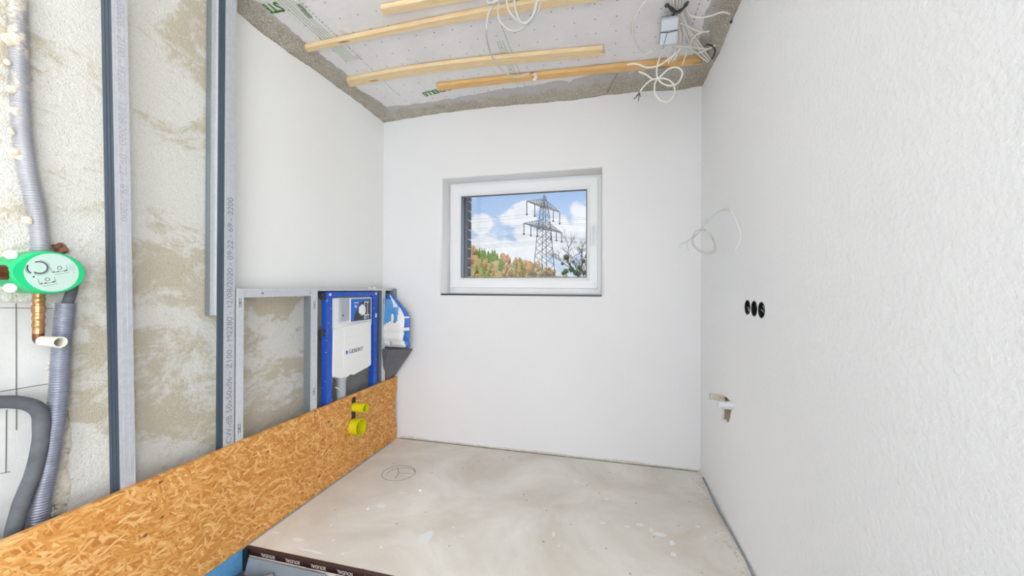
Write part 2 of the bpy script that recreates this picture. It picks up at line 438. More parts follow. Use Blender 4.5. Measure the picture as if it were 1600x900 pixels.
def tube(bm, pts, r, seg=8, cap=True, mi=0):
    """r: number or function of (index, total, length)"""
    pts = [Vector(p) for p in pts]; n = len(pts); rings = []
    t = (pts[1]-pts[0]).normalized(); up = Vector((0, 0, 1)) if abs(t.z) < .9 else Vector((1, 0, 0))
    s = t.cross(up).normalized(); ln = 0
    for i, p in enumerate(pts):
        if i: ln += (p-pts[i-1]).length
        t = (pts[min(i+1, n-1)]-pts[max(i-1, 0)]).normalized()
        s = (s - t*s.dot(t)).normalized(); u = t.cross(s)
        rr = r(i, n, ln) if callable(r) else r
        rings.append([bm.verts.new(p+(s*math.cos(2*PI*k/seg)+u*math.sin(2*PI*k/seg))*rr) for k in range(seg)])
    for a, b in zip(rings, rings[1:]):
        for k in range(seg):
            f = bm.faces.new((a[k], a[(k+1) % seg], b[(k+1) % seg], b[k])); f.smooth = True; f.material_index = mi
    if cap:
        bm.faces.new(rings[0][::-1]).material_index = mi; bm.faces.new(rings[-1]).material_index = mi
    return rings
def lathe(bm, prof, origin, axis, seg=32, mi=0):
    """prof: list of (distance along axis, radius)"""
    axis = Vector(axis).normalized(); up = Vector((0, 0, 1)) if abs(axis.z) < .9 else Vector((1, 0, 0))
    s = axis.cross(up).normalized(); u = axis.cross(s); o = Vector(origin); rings = []
    for d, r in prof:
        rings.append([bm.verts.new(o+axis*d+(s*math.cos(2*PI*k/seg)+u*math.sin(2*PI*k/seg))*max(r, 1e-5)) for k in range(seg)])
    for a, b in zip(rings, rings[1:]):
        for k in range(seg):
            f = bm.faces.new((a[k], b[k], b[(k+1) % seg], a[(k+1) % seg])); f.material_index = mi
    return rings
def panel(loops, to3, depth, back=True, mi=0, sides=True, side_mi=None):
    """flat panel from 2-D loops (first the outline, the rest holes), given thickness by the vector depth"""
    bm = bmesh.new(); dv = Vector(depth)
    fl = []; edges = []
    for lp in loops:
        vs = [bm.verts.new(to3(*p)) for p in lp]; fl.append(vs)
        for i in range(len(vs)): edges.append(bm.edges.new((vs[i], vs[(i+1) % len(vs)])))
    bmesh.ops.triangle_fill(bm, edges=edges, use_beauty=True)
    front = list(bm.faces)
    for f in front: f.material_index = mi
    if back:
        mp = {}
        for f in front:
            nv = []
            for v in f.verts:
                if v not in mp: mp[v] = bm.verts.new(v.co+dv)
                nv.append(mp[v])
            bm.faces.new(nv[::-1])
    else:
        mp = {v: bm.verts.new(v.co+dv) for vs in fl for v in vs}
    if sides:
        for vs in fl:
            for i in range(len(vs)):
                a, b = vs[i], vs[(i+1) % len(vs)]
                f = bm.faces.new((a, b, mp[b], mp[a])); f.material_index = mi if side_mi is None else side_mi
    bmesh.ops.recalc_face_normals(bm, faces=bm.faces)
    return bm
def circle(cx, cy, r, n=24): return [(cx+r*math.cos(2*PI*k/n), cy+r*math.sin(2*PI*k/n)) for k in range(n)]
def text_mesh(name, body, size, mat, loc, xdir, ydir, parent=None, extrude=.0002, align='LEFT', sx=1, bold=0):
    c = bpy.data.curves.new(name, 'FONT'); c.body = body; c.size = size; c.extrude = extrude; c.align_x = align; c.align_y = 'CENTER'; c.offset = bold
    c.resolution_u = 3
    t = bpy.data.objects.new(name, c); COL.objects.link(t)
    bpy.context.view_layer.update()
    me = bpy.data.meshes.new_from_object(t.evaluated_get(bpy.context.evaluated_depsgraph_get()))
    bpy.data.objects.remove(t); bpy.data.curves.remove(c)
    X = Vector(xdir).normalized(); Y = Vector(ydir).normalized(); Z = X.cross(Y)
    m = Matrix((X*sx, Y, Z)).transposed().to_4x4(); m.translation = Vector(loc)
    me.transform(m); me.materials.clear(); me.materials.append(mat)
    o = bpy.data.objects.new(name, me); COL.objects.link(o)
    if parent is not None: o.parent = parent; 
    return o
def rel(o, parent):
    """keep world placement under a translated parent"""
    o.parent = parent; o.matrix_parent_inverse = Matrix.Translation(-parent.location)
    return o
def nz(x, y, z=0): return noise.noise(Vector((x, y, z)))

# ================================================================== SETTING
# ---- floor
bm = bmesh.new()
loop = [(XO-.16, D+.02), (XR+.02, D+.02)]
def fl_pt(x, y): return (x, y, 0)
edge = []
x = XO-.16
while x < XR+.02:
    edge.append((x, PY)); x += .05
loop = [(XO-.16, D+.02)] + edge + [(XR+.02, PY), (XR+.02, D+.02)]
o = struct(obj('floor', panel([loop], fl_pt, (0, 0, -.16)), M_fl))
floor = o
# pit floor and the rest of the rooms behind the camera
o = struct(obj('trim_1', B((XO, -.4, PZ-.05), (XR+.02, PY, PZ)), M_foil))
bm = bmesh.new(); box(bm, (XW-.02, -3.2, -.16), (3.0, -.4, 0)); struct(obj('trim_2', bm, M_fl))
bm = bmesh.new(); box(bm, (XW-.02, -.4, -.16), (XO-.019, PY, 0)); struct(obj('trim_3', bm, M_fl))

# ---- ceiling membrane with soft billows
def mem(x, y):
    return ZM + .006*nz(x*2.2, y*2.2, 3) + .004*nz(x*6, y*5, 7) - .004*max(0, math.sin((y-.3)*2*PI/.62))
bm = bmesh.new(); g = {}
nx, ny = 90, 110; x0, x1, y0, y1 = XW-.03, XR+.03, .2, D+.03
for i in range(nx+1):
    for j in range(ny+1):
        x = x0+(x1-x0)*i/nx; y = y0+(y1-y0)*j/ny; g[i, j] = bm.verts.new((x, y, mem(x, y)))
for i in range(nx):
    for j in range(ny): bm.faces.new((g[i, j], g[i, j+1], g[i+1, j+1], g[i+1, j]))
ceil = struct(obj('ceiling', bm, M_mem, smooth=True))
bm = bmesh.new(); box(bm, (XW-.3, -3.3, ZM+.02), (3.1, D+.35, ZM+.22)); struct(obj('trim_4', bm, M_wb))

# ---- traced plaster top edges
back_e = [(600, 192), (625, 187.5), (660, 181), (700, 175.5), (760, 168.5), (823, 162.5), (891, 157), (944, 149.5), (996, 143.5), (1040, 141), (1059, 141), (1080, 137), (1097, 134)]
left_e = [(369, 18), (390, 36), (412, 54), (450, 82), (495, 112), (525, 135), (565, 163), (600, 192)]
right_e = [(1098, 134), (1111, 106), (1126, 79), (1143, 35), (1159, 0)]
def interp(tab, v):
    if v <= tab[0][0]: return tab[0][1]
    for (a, za), (b, zb) in zip(tab, tab[1:]):
        if v <= b: return za+(zb-za)*(v-a)/(b-a)
    return tab[-1][1]
bt = sorted((P(a, b, 1, D)[0], P(a, b, 1, D)[2]) for a, b in back_e)
lt = sorted((P(a, b, 0, XW)[1], P(a, b, 0, XW)[2]) for a, b in left_e)
rt = sorted((P(a, b, 0, XR)[1], P(a, b, 0, XR)[2]) for a, b in right_e)
def ztop(which, v):
    z = interp({'b': bt, 'l': lt, 'r': rt}[which], v)
    return min(max(z, ZC-.03), ZC+.03) + .006*nz(v*14, 1.3) + .003*nz(v*45, 4.1)
def edge_loop(which, a, b, n):
    return [(a+(b-a)*i/n, ztop(which, a+(b-a)*i/n)) for i in range(n+1)]

# back wall with window opening
zb = lambda x, z: (x, D, z)
outer = [(XR+.2, -.16), (XW-.2, -.16), (XW-.2, ZC)] + edge_loop('b', XW, XR, 120) + [(XR+.2, ZC)]
R_ = .02
def hole(e, n=1): return [(WL-e, WB), (WR+e, WB), (WR+e, WT+e), (WL-e, WT+e)]
bm = panel([outer, hole(R_)], zb, (0, .012, 0), back=False, sides=True)
for f in [f for f in bm.faces if abs(f.normal.y) < .5 and all(abs(v.co.z-WB) < .01 or v.co.z > WB-.01 for v in f.verts) and all(WL-.03 < v.co.x < WR+.03 and v.co.z < WT+.03 for v in f.verts)]:
    bm.faces.remove(f)
prev = None
for k in range(7):
    if k < 6: a = k/5*PI/2; e = R_*(1-math.sin(a)); d = R_*(1-math.cos(a))
    else: e, d = 0, .22
    vs = [bm.verts.new((x, D+d, z)) for x, z in hole(e)]
    if prev:
        for i in range(4):
            f = bm.faces.new((prev[i], prev[(i+1) % 4], vs[(i+1) % 4], vs[i])); f.smooth = True
    prev = vs
bmesh.ops.recalc_face_normals(bm, faces=bm.faces)
wall_back = struct(obj('wall_back', bm, M_wb))
# masonry behind the plaster: solid round the window, out to the outside face
bm = bmesh.new()
y0, y1 = D+.0125, D+.30
for a, b in (((XW-.3, -.16), (WL-.001, ZM+.02)), ((WR+.001, -.16), (XR+.3, ZM+.02)), ((WL-.001, -.16), (WR+.001, WB-.02)), ((WL-.001, WT+.001), (WR+.001, ZM+.02))):
    box(bm, (a[0], y0, a[1]), (b[0], y1, b[1]))
o = obj('masonry', bm, M_mo, wall_back)

# right wall with the box holes and the chiselled pocket
sock = [(1.867, 1.123), (1.790, 1.121), (1.714, 1.119)]
zr = lambda y, z: (XR, y, z)
outer = [(-.3, -.16), (D+.02, -.16)] + [(D+.02, ZC)] + edge_loop('r', .3, D, 110)[::-1] + [(-.3, ZC)]
def pr(px, py): q = P(px, py, 0, XR); return (q[1], q[2])
pocket = [pr(*p) for p in ((1129, 617), (1134, 620), (1141.5, 626.5), (1135, 627.5), (1130, 626))]
pocket2 = [pr(*p) for p in ((1128, 638.5), (1143, 640), (1141, 650), (1139, 659), (1135, 660), (1132, 655), (1127, 657), (1128, 648))]
bm = panel([outer]+[circle(y, z, .0335, 28) for y, z in sock]+[pocket, pocket2], zr, (.014, 0, 0), back=False)
wall_right = struct(obj('wall_right', bm, M_wr))
bm = panel([[(-.3, -.16), (D+.0, -.16), (D+.0, ZM+.02), (-.3, ZM+.02)]]+[circle(y, z, .0335, 28) for y, z in sock], lambda y, z: (XR+.0145, y, z), (.24, 0, 0))
obj('masonry', bm, M_mo, wall_right)
# stub of wall where the room widens, far walls with unseen openings added to let light in
bm = bmesh.new(); box(bm, (XR, -.42, -.16), (3.1, -.3, ZM+.02)); struct(obj('wall_side', bm, M_wb))
bm = bmesh.new()
for a, b in (((-3.3, -.16), (-2.75, ZM+.02)), ((-.45, -.16), (-.3, ZM+.02)), ((-2.75, -.16), (-.45, .15)), ((-2.75, 2.5), (-.45, ZM+.02))):
    box(bm, (3.0, a[0], a[1]), (3.08, b[0], b[1]))
struct(obj('wall_far_right', bm, M_wb))
bm = bmesh.new()
for a, b in (((XW-.1, -.16), (-1.4, ZM+.02)), ((2.85, -.16), (3.1, ZM+.02)), ((-1.4, -.16), (2.85, .15)), ((-1.4, 2.55), (2.85, ZM+.02))):
    box(bm, (a[0], -3.15, a[1]), (b[0], -3.07, b[1]))
struct(obj('wall_front', bm, M_wb))

# left wall: rough plaster, white paint above the low frame and beyond the tall stud, broken edge over the bare blocks
YP = 1.315
jag = []
for i, (px, py) in enumerate(((0, 470), (36, 472), (60, 468), (84, 474), (97, 490), (101, 520), (104, 560), (106, 600), (107, 640), (111, 665), (113, 700), (105, 730), (114, 755), (108, 780), (103, 815), (95, 850))):
    q = P(px, py, 0, XW); jag.append((q[1], q[2]))
jg = []
for (a, b), (c, d) in zip(jag, jag[1:]):
    for k in range(6):
        t = k/6; jg.append((a+(c-a)*t+.004*nz(b*60+k, a*70), b+(d-b)*t+.004*nz(k*3.1, b*80)))
jg.append(jag[-1])
zl = lambda y, z: (XW, y, z)
zj = jg[0][1]
outer = [(-.3, ZM), (-.3, zj)] + [(jg[0][0]-.02, zj)] + jg + [(jg[-1][0], -.16), (YP, -.16), (YP, ZM)]
bm = panel([outer], zl, (-.02, 0, 0), back=False)
wl = struct(obj('wall_left', bm, [M_rp]))
bm = panel([[(YP, -.16), (D+.02, -.16), (D+.02, ZS), (YP, ZS)]], zl, (-.02, 0, 0), back=False)
o = obj('unpainted_plaster', bm, M_rp, wl)
outer = [(YP, ZS), (D+.02, ZS), (D+.02, ZC)] + edge_loop('l', YP, D, 110)[::-1]
bm = panel([outer], zl, (-.02, 0, 0), back=False)
o = obj('painted_plaster', bm, M_wl, wl)
bm = bmesh.new(); box(bm, (XW-.30, -.9, -.16), (XW-.021, D+.02, ZM+.02)); box(bm, (XW-.30, -3.2, -.16), (XW-.021, -2.85, ZM+.02))
box(bm, (XW-.30, -2.85, -.16), (XW-.021, -.9, .2)); box(bm, (XW-.30, -2.85, 2.5), (XW-.021, -.9, ZM+.02)); obj('block_masonry', bm, M_bk, wl)  # unseen left opening behind the camera, added to let light in
# the mortar left on top of the painted plaster behind the cove
bm = bmesh.new(); box(bm, (XW-.0205, YP, ZC-.06), (XW-.015, D, ZM+.02)); obj('mortar_edge', bm, M_mo, wl)
# joint lines on the bare blocks
bm = bmesh.new()
def lnseg(bm, a, b, w, ax, val, t=.0012):
    p = P(*a, ax, val); q = P(*b, ax, val); d = (q-p); nrm = Vector((0, 0, 0)); nrm[ax] = 1
    s = d.cross(nrm).normalized()*w/2; n = nrm*t*(1 if ax == 0 else 1)
    v = [bm.verts.new(c) for c in (p-s, p+s, q+s, q-s, p-s+n, p+s+n, q+s+n, q-s+n)]
    for f in ((4, 5, 6, 7), (0, 1, 5, 4), (1, 2, 6, 5), (2, 3, 7, 6), (3, 0, 4, 7), (0, 3, 2, 1)): bm.faces.new([v[i] for i in f])
for a, b in (((25, 474), (25.5, 672)), ((0, 481), (96, 482)), ((0, 612), (98, 596)), ((10, 640), (9, 738)), ((0, 740), (16, 737))):
    lnseg(bm, a, b, .0022, 0, XW-.021)
obj('pencil_line', bm, M_line, wl)
# crumbled plaster along the broken edge
bm = bmesh.new(); random.seed(5)
for k in range(420):
    t = random.random(); i = int((len(jg)-1)*(.42+.58*t)); y, z = jg[i]
    r = random.uniform(.004, .013); c = Vector((XW-.012, y-.004-abs(random.gauss(0, .017)), z+random.uniform(-.01, .01)))
    if c.z < .2: continue
    m_ = Matrix.Translation(c) @ Matrix.Diagonal((r*.7, r*random.uniform(.7, 1.3), r*random.uniform(.8, 1.5), 1))
    bmesh.ops.create_icosphere(bm, subdivisions=1, radius=1, matrix=m_)
obj('crumbled_edge', bm, M_wallbase, wl)

# ---- mortar coves between walls and membrane
def cove(name, which, a, b, n, width):
    prof = [(-.013, -.03), (-.012, .006), (.004, .014), (.014, .024), (.03, None), (.055, None), (.085, None), (.12, None), (.17, None), (.24, None)]
    bm = bmesh.new(); rows = []
    for i in range(n+1):
        v = a+(b-a)*i/n; z0 = ztop(which, v); wv = width*(1+.25*nz(v*3, 9.7))*(interp([(XW, .6), (-.6, .8), (.3, 1.25), (XR, 1.3)], v) if which == 'b' else 1)
        row = []
        for k, (o_, dz) in enumerate(prof):
            if k < 4: off = o_; z = z0+dz
            else:
                s = (k-3)/6; off = .014+(wv-.014)*s; e = (z0+.024); tgt = ZM-.004
                z = e+(tgt-e)*(1-(1-s)**2.2)
            am = .010 if k > 2 else .003
            if k == len(prof)-1: z = ZM+.012
            z += am*nz(v*16, k*.9, 2)*(1 if k < 9 else .2)+.35*am*nz(v*55, k*2.7, 5)
            off += .006*nz(v*20, k*1.3, 8) if k > 2 else 0
            if which == 'b': p = (v, D-off, z)
            elif which == 'l': p = (XW+off, v, z)
            else: p = (XR-off, v, z)
            row.append(bm.verts.new(p))
        rows.append(row)
    for r0, r1 in zip(rows, rows[1:]):
        for k in range(len(prof)-1): bm.faces.new((r0[k], r0[k+1], r1[k+1], r1[k]))
    bmesh.ops.recalc_face_normals(bm, faces=bm.faces)
    for f in bm.faces:
        pass
    return struct(obj(name, bm, M_mo, smooth=True))
cove('trim_5', 'b', XW, XR, 260, .20)
cove('trim_6', 'l', YP-.02, D, 240, .095)
cove('trim_7', 'r', .3, D, 220, .12)
# bare, unpainted foot of the back wall and the dark gap at the floor
bm = bmesh.new(); rows = []
for i in range(221):
    x = XO+.03+(XR-XO-.03)*i/220
    h = .012+.010*max(0, nz(x*5, 3))+.006*nz(x*30, 1) + (.02*max(0, nz(x*3+4, 8)))
    rows.append([bm.verts.new((x, D-.0035, -.002)), bm.verts.new((x, D-.0028, max(.004, h*.8))), bm.verts.new((x, D+.001, max(.006, h)))])
for r0, r1 in zip(rows, rows[1:]):
    for k in range(2): bm.faces.new((r0[k], r1[k], r1[k+1], r0[k+1]))
struct(obj('trim_8', bm, M_wallbase))

# ================================================================== WINDOW
YF = 2.85
win = bpy.data.objects.new('window_1', None); COL.objects.link(win); win.location = ((WL+WR)/2, YF, WB); struct(win)
def ring(bm, x0, x1, z0, z1, wd, y0, y1, mi=0):
    box(bm, (x0, y0, z0), (x0+wd, y1, z1)); box(bm, (x1-wd, y0, z0), (x1, y1, z1))
    box(bm, (x0+wd, y0, z0), (x1-wd, y1, z0+wd)); box(bm, (x0+wd, y0, z1-wd), (x1-wd, y1, z1))
def mitred(x0, x1, z0, z1, prof):
    """picture-frame sweep: prof = (inset, y) points, closed"""
    bm = bmesh.new(); cs = []
    for ins, y in prof:
        cs.append([bm.verts.new(p) for p in ((x0+ins, y, z0+ins), (x1-ins, y, z0+ins), (x1-ins, y, z1-ins), (x0+ins, y, z1-ins))])
    n = len(cs)
    for i in range(n):
        a, b = cs[i], cs[(i+1) % n]
        for k in range(4): bm.faces.new((a[k], a[(k+1) % 4], b[(k+1) % 4], b[k]))
    bmesh.ops.recalc_face_normals(bm, faces=bm.faces)
    return bm
rel(obj('window_frame', mitred(WL+.0005, WR-.0005, WB+.0005, WT-.0005, [(0, YF), (.045, YF), (.045, YF+.07), (0, YF+.07)]), M_pvc, bevel=.003), win)
sx0, sx1, sz0, sz1 = -1.222, -.050, 1.205, 2.035
rel(obj('sash', mitred(sx0, sx1, sz0, sz1, [(0, YF-.004), (.004, YF-.014), (.055, YF-.014), (.062, YF-.010), (.080, YF+.004), (.0845, YF+.012), (.0845, YF+.05), (0, YF+.05)]), M_pvc), win)
gx0, gx1, gz0, gz1 = sx0+.0845, sx1-.0845, sz0+.0845, sz1-.0845
rel(obj('gasket', mitred(gx0-.001, gx1+.001, gz0-.001, gz1+.001, [(0, YF+.006), (.005, YF+.012), (.005, YF+.03), (0, YF+.03)]), M_gask), win)
rel(obj('pane', B((gx0, YF+.018, gz0), (gx1, YF+.022, gz1)), M_glass), win)
hx = -.092
bm = bmesh.new(); box(bm, (hx-.014, YF-.024, 1.615), (hx+.014, YF-.012, 1.685))
tube(bm, [(hx, YF-.02, 1.65), (hx, YF-.055, 1.65)], .009, 12)
tube(bm, catmull([(hx, YF-.055, 1.66), (hx, YF-.06, 1.64), (hx, YF-.06, 1.58), (hx, YF-.056, 1.525)], 5), .0105, 12)
rel(obj('window_handle', bm, M_pvc, bevel=.002), win)
bm = bmesh.new()
for x in (-1.2, -.072):
    tube(bm, [(x, YF-.010, sz0-.012), (x, YF-.010, sz0+.05)], .007, 10)
rel(obj('hinge_cover', bm, M_pvc), win)
sill = rel(obj('window_sill', B((WL-.006, D-.006, WB-.013), (WR+.004, D+.19, WB-.0005)), M_slate, bevel=.002), win)
# outside reveal: dark clinker with pale joints, and the shutter guide rail
bm = bmesh.new(); random.seed(2)
bx0, bx1 = WL+.02, WL+.09
for k in range(14):
    z = 1.06+k*.083
    box(bm, (WL-.2, D+.335, z), (WL+.078, D+.45, z+.071))
br = struct(obj('trim_9', bm, M_brick, bevel=.002))
bm = bmesh.new(); box(bm, (WL-.2, D+.34, 1.05), (WL+.072, D+.445, 2.23)); obj('joint_mortar', bm, M_joint, br)
bm = bmesh.new()
box(bm, (WL+.0, D+.285, WB-.02), (WL+.088, D+.325, WT+.08)); box(bm, (WL+.088, D+.285, WB-.02), (WL+.092, D+.295, WT+.08)); box(bm, (WL+.088, D+.315, WB-.02), (WL+.092, D+.325, WT+.08))
rl = obj('shutter_rail', bm, M_rail); rel(rl, win)
bm = bmesh.new(); box(bm, (WL+.0, D+.29, WT-.055), (WR, D+.34, WT+.06)); rel(obj('shutter_box', bm, M_rail), win)

# ================================================================== CEILING PRINT (children of the ceiling)
def decal_line(bm, x, ya, yb, wd, dash=None):
    y = ya
    step = .03 if not dash else dash
    while y < yb:
        e = min(y+(step if not dash else dash*.5), yb)
        vs = [(x-wd/2, y), (x+wd/2, y), (x+wd/2, e), (x-wd/2, e)]
        v = [bm.verts.new((a, b, mem(a, b)-.0022)) for a, b in vs]
        bm.faces.new(v)
        y += step
def lx(px, py): return P(px, py, 2, ZM)
q1 = lx(560, 104); q2 = lx(798, 100); q3 = lx(1078, 50)
bm = bmesh.new()
for dx in (-.03, -.012, .006, .024, .04): decal_line(bm, q1.x+dx, .5, 2.0, .0035)
decal_line(bm, q1.x-.05, .5, 1.85, .002, .03)
decal_line(bm, q1.x-.004, .5, 2.0, .002, .02)
for dx in (-.024, -.008, .008): decal_line(bm, q2.x+dx, lx(790, 62).y, 2.5, .0035)
obj('green_line', bm, M_pgreen2, ceil)
bm = bmesh.new()
decal_line(bm, q1.x+.07, .9, 2.45, .004, .022); decal_line(bm, q2.x+.036, .9, 2.55, .004, .018); decal_line(bm, q3.x, .6, 2.3, .004, .035)
obj('dotted_line', bm, M_pdot, ceil)
def ceil_text(body, px0, py0, px1, py1, size, mat, flip):
    a = lx(px0, py0); b = lx(px1, py1); X = (b-a); X.z = 0; X.normalize()
    Y = Vector((0, 0, -1)).cross(X)
    L_ = (b-a).length
    o = text_mesh('printed_name', body, size, mat, (a.x, a.y, ZM-.0105), X, Y, ceil, .0002, 'LEFT', 1, .002)
    w_ = max(v.co.dot(X) for v in o.data.vertices)-min(v.co.dot(X) for v in o.data.vertices)
    for v in o.data.vertices:
        d = (v.co-a).dot(X); v.co += X*(d*(L_/w_-1)); v.co.z = mem(v.co.x, v.co.y)-.0024
    return o
ceil_text('STEICO', 439, 9, 383, 19, .085, M_pgreen, True)
ceil_text('STEICO', 662, 148, 706, 137, .07, M_pgreen, False)
ceil_text('STEICO', 466, 6, 486, 27, .03, M_pgreen2, False)

# battens
def batten(name, top, bot, mat, label, thick=.024):
    """far (lower) edge pixels `bot` and near edge pixels `top` on the underside of the batten"""
    zb_ = ZM-.005-thick
    bm = bmesh.new()
    a = catmull([P(*p, 2, zb_) for p in top], 14); b = catmull([P(*p, 2, zb_) for p in bot], 14)
    c = sum(((p+q)/2 for p, q in zip(a, b)), Vector())/len(a)
    rows = []
    for p, q in zip(a, b):
        t = Vector((0, 0, thick))
        rows.append([bm.verts.new(v-c) for v in (p, q, q+t, p+t)])
    for r0, r1 in zip(rows, rows[1:]):
        for k in range(4): bm.faces.new((r0[k], r0[(k+1) % 4], r1[(k+1) % 4], r1[k]))
    bm.faces.new(rows[0]); bm.faces.new(rows[-1][::-1])
    bmesh.ops.recalc_face_normals(bm, faces=bm.faces)
    o = obj(name, bm, mat, loc=c, bevel=.0015)
    return tag(o, label, 'batten')
batten('ceiling_batten', [(594, 14), (668, 0), (800, -24), (960, -50)], [(600, 25), (690, 9), (800, -9), (960, -36)], M_wood, 'short pale timber batten at the top edge of the photo, topmost on the ceiling')
batten('ceiling_batten', [(476, 75), (600, 49), (760, 17), (960, -17)], [(480, 82.5), (610, 55), (762, 28), (975, -4)], M_wood, 'longest thick timber batten on the ceiling, running behind the hanging grey cable coil')
batten('ceiling_batten', [(541, 126), (640, 108), (760, 93.5), (942, 76.5)], [(546, 136.5), (650, 118), (760, 104.5), (944, 88)], M_wood, 'pale timber batten ending free in mid ceiling, third from the top')
batten('ceiling_batten', [(682, 135), (760, 126), (940, 107), (1094, 92)], [(685, 142.5), (760, 134), (940, 115.5), (1097, 101)], M_wood2, 'amber timber batten with dark knots nearest the back wall, meeting the cable corner')

# ================================================================== STRAND BOARDS
def seam_y(px, x): 
    return P(px, 450, 0, x)[1]
ys = seam_y(493, XO)
def board(name, y0, y1, label, hole=None, notch=None):
    lp = [(y0, .001), (y1, .001)]
    if notch: lp += notch
    lp += [(y1, ZO), (y0, ZO+.0)]
    loops = [lp]
    if hole: loops.append(hole)
    c = Vector((XO, (y0+y1)/2, 0))
    bm = panel(loops, lambda y, z: (0, y-c.y, z), (-.018, 0, 0))
    o = obj(name, bm, M_osb, loc=c); return tag(o, label, 'board')
slot = []
yc = 2.158
for k in range(9): a = PI*k/8; slot.append((yc+.025*math.cos(a), .47-.018+.018*math.sin(a)+.01))
for k in range(9): a = PI+PI*k/8; slot.append((yc+.025*math.cos(a), .26+.018*math.sin(a)))
yN = D-.012
notch = [(yN, .06), (yN, .10), (yN-.01, .14), (yN-.022, .17), (yN-.018, .21), (yN-.028, .25), (yN-.022, .29), (yN-.03, .33), (yN-.012, .35), (yN-.016, .38), (yN, .39)]
board('strand_board', -.5, ys-.0015, 'long orange strand board skirting the stud wall, running out of frame at lower left')
board('strand_board', ys+.0015, yN, 'short strand board by the back corner, with the yellow pipe sockets', slot, notch)
# strips where board meets floor
def strip(name, pts, w, h, mat, label, cat='strip'):
    bm = bmesh.new(); rows = []
    for p in catmull(pts, 12):
        p = Vector(p)+Vector((.0015*nz(p[1]*20, p[0]*20), .0015*nz(p[1]*22, 4), .003*nz(p[1]*25, p[0]*25, 3)))
        rows.append(p)
    rr = []
    for i, p in enumerate(rows):
        t = (rows[min(i+1, len(rows)-1)]-rows[max(0, i-1)]); t.z = 0; t.normalize(); s = Vector((-t.y, t.x, 0))*w/2
        b = Vector((p.x, p.y, 0)); u = Vector((0, 0, p.z+h))
        rr.append([bm.verts.new(v) for v in (b-s-Vector((0, 0, .02)), b+s-Vector((0, 0, .02)), b+s+u, b-s+u)])
    for r0, r1 in zip(rr, rr[1:]):
        for k in range(4): bm.faces.new((r0[k], r0[(k+1) % 4], r1[(k+1) % 4], r1[k]))
    bm.faces.new(rr[0]); bm.faces.new(rr[-1][::-1]); bmesh.ops.recalc_face_normals(bm, faces=bm.faces)
    o = obj(name, bm, mat); return tag(o, label, cat)
strip('edge_foam_strip', [(XR-.010-.004*math.sin(y*9), y, 0) for y in [PY+.02+.1*k for k in range(13)]], .007, .009, M_foamg, 'grey foam strip standing in the floor gap along the right wall')
strip('edge_foam_strip', [(XO+.006, y, 0) for y in (PY+.01, 1.6, 1.78, 1.9, 2.1, 2.3, 2.6)], .006, .005, M_foamg, 'thin grey foam strip at the foot of the strand boards')
strip('edge_foam_strip', [(x, D-.008, 0) for x in (XO+.02, -1.2, -.8, -.4, 0, .3, XR-.02)], .006, .003, M_gask, 'dark thin foam strip in the floor gap under the window wall')

# ================================================================== SHOWER PIT
bm = bmesh.new(); box(bm, (XO-.019, -.4, PZ), (XO+.002, PY-.004, -.0015))
tag(obj('insulation_board', bm, M_foamb, bevel=.001), 'blue foam insulation board lining the pit below the strand board', 'insulation')
# tape
tp = thing('sealing_tape', 'dark brown printed sealing tape along the screed edge of the pit', 'tape', ((XO+XR)/2, PY, 0))
bm = bmesh.new(); rows = []
for i in range(91):
    x = XO+.004+(XR-XO-.008)*i/90; j = .0015*nz(x*18, 2)
    rows.append([bm.verts.new(v) for v in ((x, PY+.012, .0015), (x, PY-.0015, .0015+j*.3), (x, PY-.0025, -.004), (x, PY-.003+j, -.031+j), (x, PY-.001, -.031+j))])
for r0, r1 in zip(rows, rows[1:]):
    for k in range(4): bm.faces.new((r0[k], r0[k+1], r1[k+1], r1[k]))
bmesh.ops.recalc_face_normals(bm, faces=bm.faces)
rel(obj('tape_band', bm, M_tape, smooth=True), tp)
bm = bmesh.new(); box(bm, (XO+.0025, PY-.016, PZ), (XO+.03, PY-.0035, -.002)); rel(obj('corner_fold', bm, M_blk, bevel=.003), tp)
xw0 = P(409, 857, 1, PY)[0]; xw1 = P(447, 866, 1, PY)[0]; per = xw1-xw0; wl_ = (P(431, 861, 1, PY)[0]-xw0)
k = 0
while xw0+k*per < .45:
    xs = xw0+k*per
    o = text_mesh('tape_print', 'SOUDAL', .020, M_tint, (0, 0, 0), (-1, 0, 0), (0, 0, -1), None, .0002, 'LEFT', 1, .0002)
    ww = -min(v.co.x for v in o.data.vertices)
    for v in o.data.vertices: v.co = Vector((xs+wl_+v.co.x*wl_/ww, PY-.0048+v.co.y, -.0165+v.co.z))
    rel(o, tp); k += 1
# grey sheets under the tape
def sheet(x0, x1, slant, label):
    bm = bmesh.new(); v = []
    for yy in (0, .004):
        v += [bm.verts.new(p) for p in ((x0, PY-.008-yy, -.034), (x1, PY-.012-yy, -.034), (x1+slant, PY-.03-yy, PZ), (x0, PY-.03-yy, PZ))]
    for f in ((0, 1, 2, 3), (7, 6, 5, 4), (0, 4, 5, 1), (1, 5, 6, 2), (2, 6, 7, 3), (3, 7, 4, 0)): bm.faces.new([v[i] for i in f])
    bmesh.ops.recalc_face_normals(bm, faces=bm.faces)
    return tag(obj('metal_sheet', bm, M_panel, bevel=.001), label, 'sheet')
xa = P(512, 893, 1, PY)[0]
sheet(XO+.035, xa, .03, 'pale grey sheet under the printed tape, at the left end of the pit')
sheet(xa+.045, XR-.01, 0, 'grey sheet under the printed tape, right of the pit edge beside the cut sheet')
